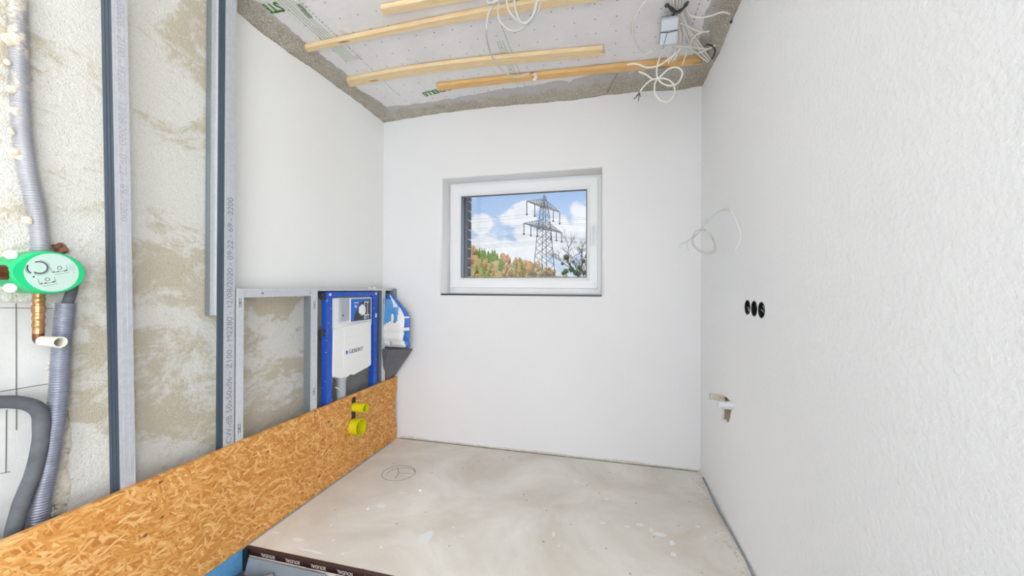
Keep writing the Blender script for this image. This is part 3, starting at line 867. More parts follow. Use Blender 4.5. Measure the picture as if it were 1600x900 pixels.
# drain pipe in the pit
a = P(420, 872, 1, PY-.03); b = P(388, 899, 2, PZ+.03)
dp = thing('drain_pipe', 'grey plastic drain pipe lying in the pit below the tape', 'pipe', (b.x, b.y, PZ))
bm = bmesh.new(); e = Vector((a.x+.03, PY-.036, PZ+.024)); s0 = Vector((b.x-.03, b.y-.12, PZ+.026)); tube(bm, [s0, e], .017, 20); rel(obj('pipe', bm, M_pgrey, autosmooth=True), dp)
d_ = (s0-e).normalized(); bm = bmesh.new(); tube(bm, [e-d_*-.075, e-d_*-.145], .023, 20); rel(obj('sleeve', bm, M_pgrey, autosmooth=True), dp)
# crumpled foil sheets on pit floor
bm = bmesh.new(); g = {}
for i in range(61):
    for j in range(31):
        x = XO+.01+1.2*i/60; y = PY-.06-.5*j/30
        g[i, j] = bm.verts.new((x, y, PZ+.0015+max(0, .010+.014*nz(x*7, y*7)+.008*nz(x*19, y*22, 2))))
for i in range(60):
    for j in range(30): bm.faces.new((g[i, j], g[i+1, j], g[i+1, j+1], g[i, j+1]))
tag(obj('membrane_sheet', bm, M_foil, smooth=True), 'crumpled dark grey sheet covering the bottom of the pit', 'sheet')
for (px, py, sz, lb) in ((357, 887, .016, 'white scrap lying on dark sheet in the pit'),):
    c = P(px, py, 2, PZ+.03); bm = bmesh.new()
    bmesh.ops.create_icosphere(bm, subdivisions=2, radius=sz*.6)
    for v in bm.verts: v.co *= 1+.5*nz(*(v.co*90)); v.co.z *= .5
    tag(obj('plaster_scrap', bm, M_white, loc=c), lb, 'scrap')

# ================================================================== STUDS
XF = XO-.020     # front plane of the framing, just behind the boards
def stud(name, y0, z1, label, web_mat, wid=.05, dep=.05, z0=0.0, flange_mat=None, lean=0, cat='stud', group=None, tape=False, marks=None, y_text=0, slots=()):
    t = thing(name, label, cat, (XF, y0, z0), group, (lean, 0, 0))
    H = z1-z0; th = .0012
    bm = bmesh.new(); box(bm, (-th, 0, 0), (0, wid, H))
    for q in (.3, .68):       # pressed ribs along the flange
        box(bm, (0, wid*q-.0012, 0), (.0007, wid*q+.0012, H))
    obj('flange', bm, flange_mat or M_kn, t)
    bm = bmesh.new(); box(bm, (-dep, 0, 0), (-dep+th, wid, H)); obj('flange', bm, M_gv, t)
    bm = bmesh.new(); box(bm, (-dep+th, 0, 0), (-th, th, H))
    for q in (.33, .66): box(bm, (-dep*q-.002, -.0012, 0), (-dep*q+.002, 0, H))
    obj('web', bm, web_mat, t)
    bm = bmesh.new(); box(bm, (-.009, wid-th, 0), (-th, wid, H)); box(bm, (-dep+th, wid-th, 0), (-dep+.009, wid, H)); obj('lip', bm, M_gv, t)
    for zz in slots:          # punched H-shaped slots
        bm = bmesh.new(); yc_ = wid/2
        for s in (-1, 1): box(bm, (.0005, yc_+s*.0045-.001, zz-z0-.022), (.0011, yc_+s*.0045+.001, zz-z0+.022))
        box(bm, (.0005, yc_-.0045, zz-z0-.002), (.0011, yc_+.0045, zz-z0+.002))
        obj('punched_slot', bm, M_dg, t)
    if marks:
        body, size, za, up = marks
        X = (0, 0, 1) if up else (0, 0, -1); Y = (0, -1, 0) if up else (0, 1, 0)
        text_mesh('stamped_text', body, size, M_tink if up else M_tink2, (.0008, y_text, za-z0), X, Y, t, .0001, 'LEFT', 1.12)
    return t
yA = P(188, 768, 0, XF)[1]; yAt = P(174, 0, 0, XF); lean = (yA-yAt[1])/(yAt[2]-.5)
TXT = 'CW-dB 50x50x06 - Z100 - M2280 - 12/08/2020 - 09:22 - 69 - 2200'
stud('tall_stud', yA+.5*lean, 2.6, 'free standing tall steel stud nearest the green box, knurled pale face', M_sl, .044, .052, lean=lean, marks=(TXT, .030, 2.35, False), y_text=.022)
yB = P(349, 600, 0, XF)[1]
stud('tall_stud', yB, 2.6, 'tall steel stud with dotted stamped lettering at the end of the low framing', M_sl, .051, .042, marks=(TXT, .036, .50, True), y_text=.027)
# short channel hung behind the second stud
zS = P(328, 493, 1, yB)[2]
t = thing('ceiling_channel', 'galvanised channel hanging from the ceiling beside the lettered stud, cut off at half height', 'channel', (XW+.001, yB+.004, zS))
H = 2.6-zS; xa_ = P(318, 400, 1, yB+.004)[0]-XW; 
w0 = .006; w1 = .082
bm = bmesh.new(); box(bm, (w0, 0, 0), (w0+.026, .0012, H)); box(bm, (w0-.001, -.0015, 0), (w0+.001, .03, H)); obj('side_strip', bm, M_gr, t)
bm = bmesh.new(); box(bm, (w0+.026, .0, 0), (w0+.028, .02, H)); box(bm, (w0+.026, .02, 0), (w1-.012, .0212, H)); box(bm, (w1-.014, .0, 0), (w1-.012, .02, H))
for q in (.40, .52, .64): box(bm, (w1*q+.012, .017, 0), (w1*q+.016, .02, H))
obj('channel_web', bm, M_gvl, t)
bm = bmesh.new(); box(bm, (w1-.012, 0, 0), (w1, .0012, H)); obj('side_strip', bm, M_gvl, t)

yC = P(368, 560, 0, XF)[1]+.001; yC = max(yC, yB+.0525)
stud('short_stud', yC, ZS, 'short steel stud directly beside the lettered tall stud, with H shaped slots', M_gv, .038, .05, flange_mat=M_gvl, slots=(1.13, .55))
yD = P(485.5, 560, 0, XF)[1]; yE = P(596.5, 520, 0, XF)[1]
stud('short_stud', yD, ZS, 'short steel stud left of the blue toilet frame, mottled grey side', M_gr, .05, .05, flange_mat=M_gvl, slots=(1.10, .60))
stud('short_stud', yE, ZS, 'short steel stud right of the blue toilet frame, next to the bag', M_gr, .046, .05, flange_mat=M_gvl, slots=(1.10, .62))
# top track
t = thing('top_track', 'horizontal steel track capping the low stud wall', 'track', (XF-.002, yC, ZS))
yc2 = D-.01-yC
bm = bmesh.new(); box(bm, (-.052, .039, -.0012), (0, yc2, 0)); obj('track_top', bm, M_gvl, t)
bm = bmesh.new(); box(bm, (-.0013, .039, -.012), (-.0001, yc2, -.0012)); box(bm, (-.0045, .039, -.030), (-.0035, yD-yC, -.012)); box(bm, (-.0013, .039, -.041), (-.0001, yD-yC, -.030)); obj('flange', bm, M_gvl, t)
bm = bmesh.new(); box(bm, (-.052, .039, -.04), (-.0508, yc2, -.0012)); obj('flange', bm, M_gr, t)
bm = bmesh.new(); ysw = P(411, 458, 0, XF)[1]-yC; lathe(bm, [(0, .004), (.002, .003), (.002, 0)], (0, ysw, -.022), (1, 0, 0), 10); obj('screw', bm, M_dg, t)
# small bracket by the corner above the bag
a = P(612, 452, 1, D-.02)
bm = bmesh.new(); box(bm, (a.x-.005, D-.05, 1.12), (a.x+.035, D-.002, 1.198)); 
tag(obj('wall_bracket', bm, M_gr, bevel=.002), 'small grey steel bracket on the back wall above the bag', 'bracket')
# cream foam blobs on the track
for k, (px, py, r, lb) in enumerate(((578, 449.5, .011, 'small cream foam blob on the track, left one of the pair above the blue frame'), (585, 448.5, .014, 'small cream foam blob on the track, right one of the pair above the blue frame'))):
    c = P(px, py, 0, XF-.015); c.z = ZS+.005
    bm = bmesh.new(); bmesh.ops.create_icosphere(bm, subdivisions=3, radius=r)
    for v in bm.verts: v.co *= 1+.35*nz(*(v.co*70+Vector((k, 0, 0)))); v.co.z *= .7; v.co.y *= 1.3
    tag(obj('foam_blob', bm, M_yfoam, smooth=True, loc=c), lb, 'foam')

# ================================================================== TOILET FRAME
y0 = P(511, 520, 0, XF)[1]; y1 = P(590, 520, 0, XF)[1]
fr = thing('toilet_frame', 'blue steel toilet installation frame with white cistern standing between short studs', 'installation frame', (XF, y0, 0))
W = y1-y0; ZT = 1.176
def fpost(yy, nm='frame_post'):
    bm = bmesh.new(); box(bm, (-.042, yy, 0), (0, yy+.046, ZT)); return obj(nm, bm, M_blue, fr, bevel=.003)
p1 = fpost(0); p2 = fpost(W-.046)
bm = bmesh.new(); box(bm, (-.038, .046, ZT-.032), (-.001, W-.046, ZT-.001)); obj('crossbar', bm, M_blue, fr, bevel=.002)
bm = bmesh.new(); box(bm, (-.038, .046, .34), (-.005, W-.046, .38)); obj('crossbar', bm, M_blue, fr, bevel=.002)
for post, yy in ((p1, .023), (p2, W-.023)):
    bm = bmesh.new(); lathe(bm, [(0, .009), (.003, .009), (.0035, .0)], (0, yy, ZT-.016), (1, 0, 0), 14); obj('bolt', bm, M_bchip, post)
bm = bmesh.new(); box(bm, (-.0002, W-.03, .985), (.0008, W-.012, 1.015)); obj('white_sticker', bm, M_bchip, p2)
for z, nm in ((1.15, 'bracket_tab'), (.93, 'bracket_tab')):
    bm = bmesh.new(); box(bm, (-.03, -.030, z-.022), (-.012, 0, z+.022)); box(bm, (-.036, -.034, z-.012), (-.006, -.026, z+.012)); obj(nm, bm, M_dg, fr, bevel=.002)
# cistern body
def tofr(px, py, x=XF): q = P(px, py, 0, x); return (q[1]-y0, q[2])
cf = .002
ax = [tofr(*p) for p in ((521, 520), (521.3, 516), (524.5, 513.5), (574, 502.6), (578, 503.2), (580, 507), (580, 570), (575, 574), (559, 582.5), (553, 586), (549, 585), (546, 586.5), (543, 589.5), (533, 591.5), (520, 589.5), (519.5, 580))]
bm = panel([ax], lambda y, z: (cf, y, z), (-.07, 0, 0))
cist = obj('cistern', bm, M_wp, fr, bevel=.006)
# raised shallow fields on the cistern front
def field(a, b, c, d, h=.0035):
    pts = [tofr(*p) for p in (a, b, c, d)]
    bm = panel([pts], lambda y, z: (cf+h, y, z), (-h-.001, 0, 0)); return bm
for q in (((537, 516), (566, 510), (566, 521), (537, 527)), ((537, 529), (566, 523), (566, 537), (537, 544)), ((535.5, 546), (567.5, 540.5), (567.5, 551), (535.5, 558.5)), ((536, 561), (566.5, 554.5), (566.5, 565), (536, 574))):
    obj('raised_field', field(*q), M_wp, cist, bevel=.0015)
a = tofr(544, 549.5); b = tofr(566, 545)
o = text_mesh('printed_name', 'GEBERIT', .036, M_ink, (cf+.0038, a[0], (a[1]+b[1])/2-.0), (0, 1, 0), (0, 0, 1), cist, .0003, 'LEFT', 1, .0004)
w_ = max(v.co.y for v in o.data.vertices)-min(v.co.y for v in o.data.vertices)
for v in o.data.vertices: v.co.y = a[0]+(v.co.y-a[0])*((b[0]-a[0])/w_)
c = tofr(541, 550.3)
bm = bmesh.new(); box(bm, (cf, c[0]-.011, c[1]-.013), (cf+.0042, c[0]+.008, c[1]+.011)); obj('blue_square', bm, M_blue2, cist)
# upper body of the cistern behind the front cover
A_ = tofr(521, 465); 
bm = bmesh.new(); zt_ = tofr(560, 465)[1]; box(bm, (-.075, .052, .93), (-.012, W-.052, 1.138)); obj('cistern_top', bm, M_wp, fr, bevel=.008)
bm = bmesh.new(); z_a = tofr(535, 502)[1]; z_b = tofr(535, 467)[1]; ya_ = tofr(532, 485)[0]; yb_ = tofr(546.5, 485)[0]
box(bm, (-.012, ya_, z_a), (.004, yb_+.02, z_b)); gb = obj('service_box', bm, M_gp, fr, bevel=.002)
c = tofr(535, 493); bm = bmesh.new(); box(bm, (.004, c[0]-.005, c[1]-.007), (.005, c[0]+.004, c[1]+.007)); obj('notch', bm, M_dg, gb)
cz0 = tofr(562, 500.5)[1]; cz1 = tofr(562, 466.5)[1]; cy0 = tofr(545.5, 485)[0]; cy1 = tofr(580, 485, XF+.01)[0]-.006
bm = bmesh.new(); box(bm, (-.012, cy0, cz0-.004), (.012, cy1, cz1+.006)); cov = obj('service_cover', bm, M_wp, fr, bevel=.003)
bm = bmesh.new(); pts = [(cy0, cz0), (cy1-.003, cz0)]+[(cy1-.003, cz1)]
n_ = 9
for k in range(n_): pass
scal = [(cy0+(.003 if k % 2 else 0), cz1-(cz1-cz0)*(k/16)) for k in range(17)]
bm = panel([[(cy1-.002, cz0), (cy1-.002, cz1)]+scal], lambda y, z: (.0135, y, z), (-.0015, 0, 0)); obj('blue_label', bm, M_blue2, cov)
def lab(u, v): return (cy0+(cy1-.002-cy0)*u, cz1-(cz1-cz0)*v)
bm = panel([[lab(.98, .08), lab(.6, .1), lab(.42, .22), lab(.36, .4), lab(.18, .7), lab(.12, .98), lab(.98, .98)][::-1]], lambda y, z: (.0143, y, z), (-.001, 0, 0)); obj('grey_print', bm, M_dg, cov)
bm = bmesh.new()
for (u0, v0, u1, v1) in ((.64, .12, .68, .96), (.80, .14, .83, .8), (.64, .14, .88, .2), (.7, .74, .9, .8), (.72, .8, .75, .96), (.83, .8, .86, .96), (.14, .16, .36, .2), (.98, .1, .99, .9)):
    a = lab(u0, v1); b = lab(u1, v0); box(bm, (.0138, a[0], a[1]), (.0149, b[0], b[1]))
c = lab(.22, .34); lathe(bm, [(0, .010), (.0012, .010), (.0012, .005), (0, .005)], (.0138, c[0], c[1]), (1, 0, 0), 20)
obj('white_print', bm, M_bchip, cov)
c = lab(.50, .52); bm = bmesh.new(); R1 = .033
rg = []
for d_, s_ in ((.0, 1), (.012, 1), (.016, .86)):
    rg.append([bm.verts.new((.0145+d_, c[0]+R1*s_*math.cos(k*PI/3+.5)*(1+.05*(k % 2)), c[1]+1.15*R1*s_*math.sin(k*PI/3+.5))) for k in range(6)])
for a_, b_ in zip(rg, rg[1:]):
    for k in range(6): bm.faces.new((a_[k], a_[(k+1) % 6], b_[(k+1) % 6], b_[k]))
bm.faces.new(rg[-1]); bmesh.ops.recalc_face_normals(bm, faces=bm.faces); obj('hexagonal_knob', bm, M_wp, cov, bevel=.002)
# flush pipe, bend
yp_ = tofr(541, 605)[0]
bm = bmesh.new(); tube(bm, [(-.04, yp_, .66), (-.04, yp_, .42)], .030, 24); lathe(bm, [(0, .03), (0, .036), (.03, .036), (.03, .03)], (-.04, yp_, .60), (0, 0, 1), 24)
obj('flush_pipe', bm, M_gp, fr, autosmooth=True)
bm = bmesh.new(); tube(bm, catmull([(-.045, .055, .60), (-.03, .06, .53), (-.04, .09, .49)], 6), .006, 8); obj('water_hose', bm, M_cable, fr)
bm = bmesh.new(); tube(bm, catmull([(-.02, .1, .57), (-.02, .13, .555), (-.03, .155, .53)], 6), .004, 8); obj('water_hose', bm, M_cable, fr)
bm = bmesh.new(); box(bm, (-.08, .06, .60), (-.04, .1, .64)); obj('valve_block', bm, M_wp, fr, bevel=.004)
# added grey panel, coloured for the shaded concrete behind the lower frame
bm = bmesh.new(); box(bm, (XW+.002, y0+.03, .02), (XW+.012, yE+.04, .93)); tag(obj('shaded_backing', bm, plain('shade_grey', S(160, 160, 156), .9, 0, .2, .15, 9)), 'added grey panel for the shaded concrete wall behind the white cistern', 'sheet')

# yellow sockets (plugs of the frame, reaching out through the board)
def cup(name, y, z, r, x1, label, th=.0035, step=None):
    t = thing(name, label, 'pipe plug', (XO+.0005, y, z))
    L_ = x1-XO
    bm = bmesh.new()
    prof = [(-.03, r*.96), (L_-.006, r), (L_, r+.0005), (L_, r-th), (L_-.004, r-th), (.012, r-th-.001), (.012, (r-th)*.8)]
    prof += [(-.028, (r-th)*.8), (-.028, 0)]
    lathe(bm, prof, (0, 0, 0), (1, 0, 0), 40)
    obj('socket_tube', bm, M_yel, t, autosmooth=True)
    bm = bmesh.new(); lathe(bm, [(.0135, r*.55), (.0165, r*.55), (.0165, r*.45), (.0135, r*.45)], (0, 0, 0), (1, 0, 0), 30); obj('inner_ring', bm, M_yel, t, autosmooth=True)
cup('pipe_plug', yc+.004, .408, .030, XO+.085, 'small yellow plastic pipe plug, upper of the two on the board')
cup('pipe_plug', yc-.004, .283, .054, XO+.058, 'large yellow plastic pipe plug, lower and wider of the two on the board')
bm = panel([[(yc-.0235, .25), (yc+.0235, .25), (yc+.0235, .462), (yc+.012, .474), (yc-.012, .474), (yc-.0235, .462)]], lambda y, z: (XO-.007, y, z), (-.004, 0, 0))  # black plate painting in the shade inside the slot
tag(obj('slot_dark', bm, M_blk), 'black plate added for the dark of the slot behind the yellow plugs', 'gasket')

# ================================================================== BAG AND GREY DUCT PIECE
# bag: puffed outline, hung in the gap between the last stud and the back wall
def bag():
    yb = 2.575
    rt_ = [(613, 461), (620, 468), (628, 477), (635, 486), (639.5, 494), (640.5, 505), (640, 515), (640, 523), (639, 531), (641.5, 541)]
    lf = -1.70
    rows = []; n = 34
    R = catmull([P(a, b, 1, yb) for a, b in rt_], 8)
    zt, zb_ = R[0].z+.004, R[-1].z-.012
    bm = bmesh.new(); m = 26; front = []; back = []
    for i in range(n+1):
        z = zt+(zb_-zt)*i/n
        xr = min(R, key=lambda p: abs(p.z-z)).x
        if z < R[-1].z: xr -= .02*(R[-1].z-z)/.012
        xl = lf; fr_, bk = [], []
        for j in range(m+1):
            s = j/m; x = xl+(xr-xl)*s
            edge = min(1, (1-s)*4.5); env = math.sin(min(1, (i/n)*1.1+.05)*PI/2)*min(1, (n-i)/n*6+.12)
            d = .058*math.sqrt(max(0, min(1, edge)))*env*(.9+.2*nz(x*9, z*9)) if s < .90 else .058*env*math.sqrt(max(0, (1-s)/.222))*.35
            for fz in (.862, .80):     # horizontal creases
                fz2 = fz-.04*(x+1.55); d -= .018*math.exp(-((z-fz2)/.008)**2)
            d += .004*nz(x*30, z*30, 2)
            fr_.append(bm.verts.new((x, yb-max(d, .002), z))); bk.append(bm.verts.new((x, yb+max(d, .002)*.5+.001, z)))
        front.append(fr_); back.append(bk)
    for G, inv in ((front, 0), (back, 1)):
        for i in range(n):
            for j in range(m):
                f = bm.faces.new((G[i][j], G[i+1][j], G[i+1][j+1], G[i][j+1]) if not inv else (G[i][j], G[i][j+1], G[i+1][j+1], G[i+1][j]))
                s = (j+.5)/m; z = G[i][j].co.z; x = G[i][j].co.x
                if s > .875:
                    f.material_index = 1
                    if i in (14, 21, 22): f.material_index = 0
                elif not inv and i < 8 and s > .80-.02*i and s < .86: f.material_index = 0
                elif not inv and i < 3: f.material_index = 1
                elif not inv and x < -1.53 and z > .96-.55*abs(x+1.575) and z < 1.12: f.material_index = 2
                f.smooth = True
    bt_ = list(zip(front, back))
    for i in range(n):
        f = bm.faces.new((front[i][m], front[i+1][m], back[i+1][m], back[i][m])); f.material_index = 1
        bm.faces.new((front[i][0], back[i][0], back[i+1][0], front[i+1][0]))
    for k in (0, n):
        for j in range(m): bm.faces.new((front[k][j], front[k][j+1], back[k][j+1], back[k][j]))
    bmesh.ops.recalc_face_normals(bm, faces=bm.faces)
    t = thing('plastic_bag', 'crumpled white bag with blue edge, wedged upright between last stud and back wall', 'bag', (-1.58, yb, zb_))
    rel(obj('bag_body', bm, [M_bagw, M_bagb, M_bagl]), t)
    # white dove-like patch in the print, small printed letters
    bm = bmesh.new(); c = P(613, 497, 1, yb-.064)
    bmesh.ops.create_icosphere(bm, subdivisions=3, radius=.022, matrix=Matrix.Translation(c) @ Matrix.Diagonal((.6, .25, 1.5, 1)))
    for v in bm.verts: v.co += Vector((.006*nz(*(v.co*60)), 0, 0))
    rel(obj('white_patch', bm, M_bagw, smooth=True), t)
    bm = bmesh.new(); c = P(610.5, 537, 1, yb-.060)
    for k in range(4): box(bm, (c.x-.004, c.y-.001, c.z-.016+k*.009), (c.x+.002+.002*(k % 2), c.y+.004, c.z-.011+k*.009))
    rel(obj('printed_mark', bm, M_blue, None), t)
bag()
q = [P(603, 540, 1, 2.56), P(637, 552, 1, 2.6), P(620, 600, 1, 2.6), P(600, 602, 1, 2.56)]
bm = bmesh.new()
v = [bm.verts.new(p) for p in (
    (-1.735, 2.555, .40), (-1.700, 2.565, .40), (-1.575, 2.50, .735), (-1.705, 2.50, .745),
    (-1.735, 2.66, .40), (-1.695, 2.675, .40), (-1.452, 2.655, .725), (-1.700, 2.66, .76))]
for f in ((0, 1, 2, 3), (1, 5, 6, 2), (5, 4, 7, 6), (4, 0, 3, 7), (0, 4, 5, 1)): bm.faces.new([v[i] for i in f])
v2 = []
for a_, b_ in ((2, 6), (6, 7), (7, 3), (3, 2)):
    pass
bm.faces.new([v[i] for i in (3, 2, 6, 7)])
bmesh.ops.recalc_face_normals(bm, faces=bm.faces)
tag(obj('plastic_tub', bm, plain('anthracite_plastic', S(104, 103, 106), .5, 0, .4, .2, 14), bevel=.006), 'dark grey tub leaning in the corner under the white and blue bag', 'tub')

# ================================================================== LEFT PIPES AND GREEN BOX
def corr(i, n, ln, r0=.0185, amp=.0014, per=.008):
    return r0+amp*math.sin(2*PI*ln/per)
def resample(pts, step):
    out = [pts[0]]; acc_ = 0
    for a, b in zip(pts, pts[1:]):
        d = (b-a).length
        while acc_+d >= step:
            t = (step-acc_)/d; a = a+(b-a)*t; out.append(a); d = (b-a).length; acc_ = 0
        acc_ += d
    return out
XP = XW+.030
path = catmull([P(a, b, 0, XP) for a, b in ((24, -45), (26, 0), (29.5, 100), (34, 200), (41, 258), (51, 305), (60, 350), (63.5, 396))], 16)
bm = bmesh.new(); tube(bm, resample(path, .0018), lambda i, n, l: corr(i, n, l, .0195), 20)
up = tag(obj('corrugated_pipe', bm, M_flex), 'plaster-splashed grey corrugated pipe coming down from the ceiling to the green box', 'pipe')
random.seed(4)
for (px, py, r) in ((22, 62, .020), (22, 140, .014), (36, 152, .012), (24, 175, .013), (27, 240, .016), (36, 245, .014), (45, 345, .010), (12, 98, .008), (17, 205, .009)):
    c = P(px, py, 0, XP+.012); bm = bmesh.new(); bmesh.ops.create_icosphere(bm, subdivisions=3, radius=r)
    for v_ in bm.verts: v_.co *= 1+.8*nz(*(v_.co*55+Vector((px, 0, 0)))); v_.co.x *= .35
    o = obj('plaster_splash', bm, M_splash, up, smooth=True); o.location = c
# lower corrugated pipe
path = catmull([P(a, b, 0, XP+.006) for a, b in ((103, 474), (99, 510), (95, 560), (92, 610), (85, 670), (75, 730), (62, 790), (52, 850), (46, 900))], 16)
bm = bmesh.new(); tube(bm, resample(path, .0018), lambda i, n, l: corr(i, n, l, .0225, .0014), 20)
lo = tag(obj('corrugated_pipe', bm, M_flex2), 'bluish grey corrugated pipe dropping from the green box behind the board', 'pipe')
bm = bmesh.new(); tube(bm, catmull([P(a, b, 0, XP) for a, b in ((114, 445), (111, 458), (105, 476), (103, 490))], 8), .0135, 18)
obj('inner_hose', bm, M_insul, lo)
# insulated bend from the left
path = catmull([P(a, b, 0, XP+.012) for a, b in ((-60, 630), (-20, 629), (20, 628), (48, 633), (62, 644), (65, 665), (62, 700), (52, 740), (36, 780), (24, 820), (16, 870))], 14)
bm = bmesh.new(); tube(bm, path, lambda i, n, l: .0188+.0012*nz(l*22, 3), 22)
tag(obj('insulated_pipe', bm, M_insul, smooth=True), 'dark grey foam insulated pipe bending down at the lower left', 'pipe')

# green box
bc = P(83, 426, 0, XW+.113)
gb = thing('mixer_box', 'green round valve box with pale printed label on the left wall', 'valve box', (XW, bc.y, bc.z))
R0 = .061
def egg(s, t): # s scale
    pts = []
    for k in range(64):
        a = 2*PI*k/64; y = math.cos(a); z = math.sin(a)
        if y > 0: yy = y*.082
        else: yy = y*.082; 
        zz = z*.066*(1 if y > 0 else (1-.22*(-y)**2))
        pts.append((yy*s, zz*s))
    return pts
bm = bmesh.new(); rings = []
for xx, s in ((.0, .97), (.05, .99), (.092, 1.0), (.103, .985), (.109, .955), (.111, .93)):
    rings.append([bm.verts.new((xx, a-.004, b)) for a, b in egg(s, 0)])
for a, b in zip(rings, rings[1:]):
    for k in range(64): bm.faces.new((a[k], a[(k+1) % 64], b[(k+1) % 64], b[k]))
bm.faces.new(rings[-1]); bm.faces.new(rings[0][::-1]); bmesh.ops.recalc_face_normals(bm, faces=bm.faces)
obj('box_body', bm, M_grn, gb, autosmooth=True)
LX = .1115
bm = bmesh.new(); lathe(bm, [(0, .0585), (.0016, .058), (.0018, .0)], (LX-.0005, .0, 0), (1, 0, 0), 56); lb = obj('round_label', bm, M_lab, gb)
bm = bmesh.new()
X2 = LX+.0016
def arc(bm, cy, cz, r, a0, a1, wd, n=30, dash=False, e=1):
    for k in range(n):
        if dash and k % 2: continue
        p = [(cy+(r+s*wd/2)*math.cos(t), cz+(r+s*wd/2)*math.sin(t)*e) for t in (a0+(a1-a0)*k/n, a0+(a1-a0)*(k+1)/n) for s in (-1, 1)]
        vs = [bm.verts.new((X2, y, z)) for y, z in (p[0], p[1], p[3], p[2])]; bm.faces.new(vs)
arc(bm, -.029, .014, .0175, -2.2, 2.1, .0035); arc(bm, -.029, .014, .0215, -2.0, 1.6, .0022, 40, True)
arc(bm, -.034, .012, .0190, 2.7, 4.1, .0035); arc(bm, -.034, .012, .0230, 2.8, 4.0, .002, 16, True)
def bar(y0_, z0_, y1_, z1_, w_):
    d = Vector((0, y1_-y0_, z1_-z0_)); s = d.normalized().cross(Vector((1, 0, 0)))*w_/2
    a_ = Vector((X2, y0_, z0_)); b_ = Vector((X2, y1_, z1_)); bm.faces.new([bm.verts.new(v_) for v_ in (a_-s, a_+s, b_+s, b_-s)])
for cy, cz in ((.014, .012), (-.012, -.024)):
    arc(bm, cy, cz+.003, .0048, 0, 2*PI, .0014)
    bar(cy-.016, cz-.012, cy+.018, cz-.004, .0012); bar(cy-.020, cz+.004, cy-.016, cz-.011, .0009); bar(cy+.014, cz+.012, cy+.018, cz-.003, .0009)
    bar(cy-.014, cz-.011, cy-.011, cz-.0075, .0022); bar(cy-.006, cz-.0095, cy-.002, cz-.0062, .0022); bar(cy+.010, cz-.006, cy+.016, cz-.002, .0026)
    bar(cy-.010, cz-.018, cy+.022, cz-.010, .0007)
for k in range(3):
    for j in range(5 if k < 2 else 7): bar(.036+k*.005, .026-j*.0042, .0375+k*.005, .0263-j*.0042, .0012)
arc(bm, -.040, -.014, .0012, 0, 2*PI, .0022, 12)
obj('printed_diagram', bm, M_ink, lb)
for zz, nm in ((.049, 'screw_cap'), (-.047, 'screw_cap')):
    bm = bmesh.new(); lathe(bm, [(.055, .004), (.075, .009), (.084, .0135), (.088, .0135), (.090, .011), (.090, .007), (.086, .006), (.087, .0)], (0, P(16, 397, 0, XW+.085).y-bc.y, zz), (1, 0, 0), 26)
    obj(nm, bm, M_wp, gb, autosmooth=True)
# copper inlet at the left
bm = bmesh.new(); lathe(bm, [(0, 0), (0, .021), (.028, .021), (.030, .017), (.12, .017), (.12, 0)], (.085, P(17, 427, 0, XW+.085).y-bc.y, -.003), (0, -1, 0), 8); obj('pipe_coupling', bm, M_cop, gb, autosmooth=True)
bm = bmesh.new(); tube(bm, catmull([(.075, -.13, -.003), (.073, -.14, -.03), (.06, -.142, -.09)], 8), .011, 14); obj('copper_pipe', bm, M_cop, gb)
# brass fitting and ivory elbow
ft = P(60.5, 470, 0, XW+.045)
y_ = ft.y-bc.y
bm = bmesh.new(); prof = [(-.055, .010), (-.055, .0125)]
z = -.058
for k, r in enumerate((.0145, .0125, .0140, .0125, .0150, .0150, .0125, .0140, .0125, .0140, .0125, .0130)):
    prof += [(z, r), (z-.009, r)]; z -= .011
prof += [(z, 0)]
xb = .045
lathe(bm, [(-d, r) for d, r in prof], (xb, y_, 0), (0, 0, -1), 20); obj('brass_fitting', bm, M_brass, gb, autosmooth=True)
ze = P(60, 532, 0, XW+.045).z-bc.z
bm = bmesh.new(); tube(bm, catmull([(xb, y_, z+.01), (xb, y_, ze+.006), (xb+.010, y_, ze), (xb+.025, y_, ze)], 6), .0125, 18); obj('copper_elbow', bm, M_cop, gb)
xe = P(93, 534, 1, ft.y).x-XW
bm = bmesh.new(); lathe(bm, [(0, .0), (0, .0145), (xe-xb-.015, .0165), (xe-xb-.015, .0135), (.02, .012), (.02, 0)], (xb+.018, y_, ze), (1, 0, -.02), 30)
obj('plastic_plug', bm, M_ivory, gb, autosmooth=True)
# broken clay scraps above the box
bm = bmesh.new(); c = P(93, 390, 0, XW+.006)
bmesh.ops.create_icosphere(bm, subdivisions=3, radius=.016, matrix=Matrix.Translation(c))
for v_ in bm.verts: v_.co += (v_.co-c)*(.9*nz(*(v_.co*80)))
tag(obj('mortar_lump', bm, plain('reddish_mortar', S(150, 108, 90), .95, 0, .1, .4, 60)), 'small reddish mortar lump on the wall above the green box', 'mortar')

# ================================================================== RIGHT WALL ITEMS
for (y, z), lb in zip(sock, ('round black socket box in the right wall, leftmost of three', 'round black socket box in the right wall, middle of three', 'round black socket box in the right wall, rightmost of three')):
    t = thing('socket_box', lb, 'socket box', (XR, y, z), 'socket boxes in the right wall')
    bm = bmesh.new(); lathe(bm, [(-.0010, .0335), (-.0010, .0300), (.045, .0300), (.045, 0)], (0, 0, 0), (1, 0, 0), 28); obj('box_shell', bm, M_blk, t, autosmooth=True)
    bm = bmesh.new(); random.seed(int(y*100))
    for k in range(3):
        a = random.uniform(0, 6); tube(bm, catmull([(.04, .01*math.cos(a), .01*math.sin(a)), (.02, .016*math.cos(a+1), .016*math.sin(a+1)), (.012, .012*math.cos(a+2.2), .015*math.sin(a+2.2)), (.006, .018*math.cos(a+3), .018*math.sin(a+3))], 5), .0016, 6)
    obj('wire', bm, M_cabg, t)
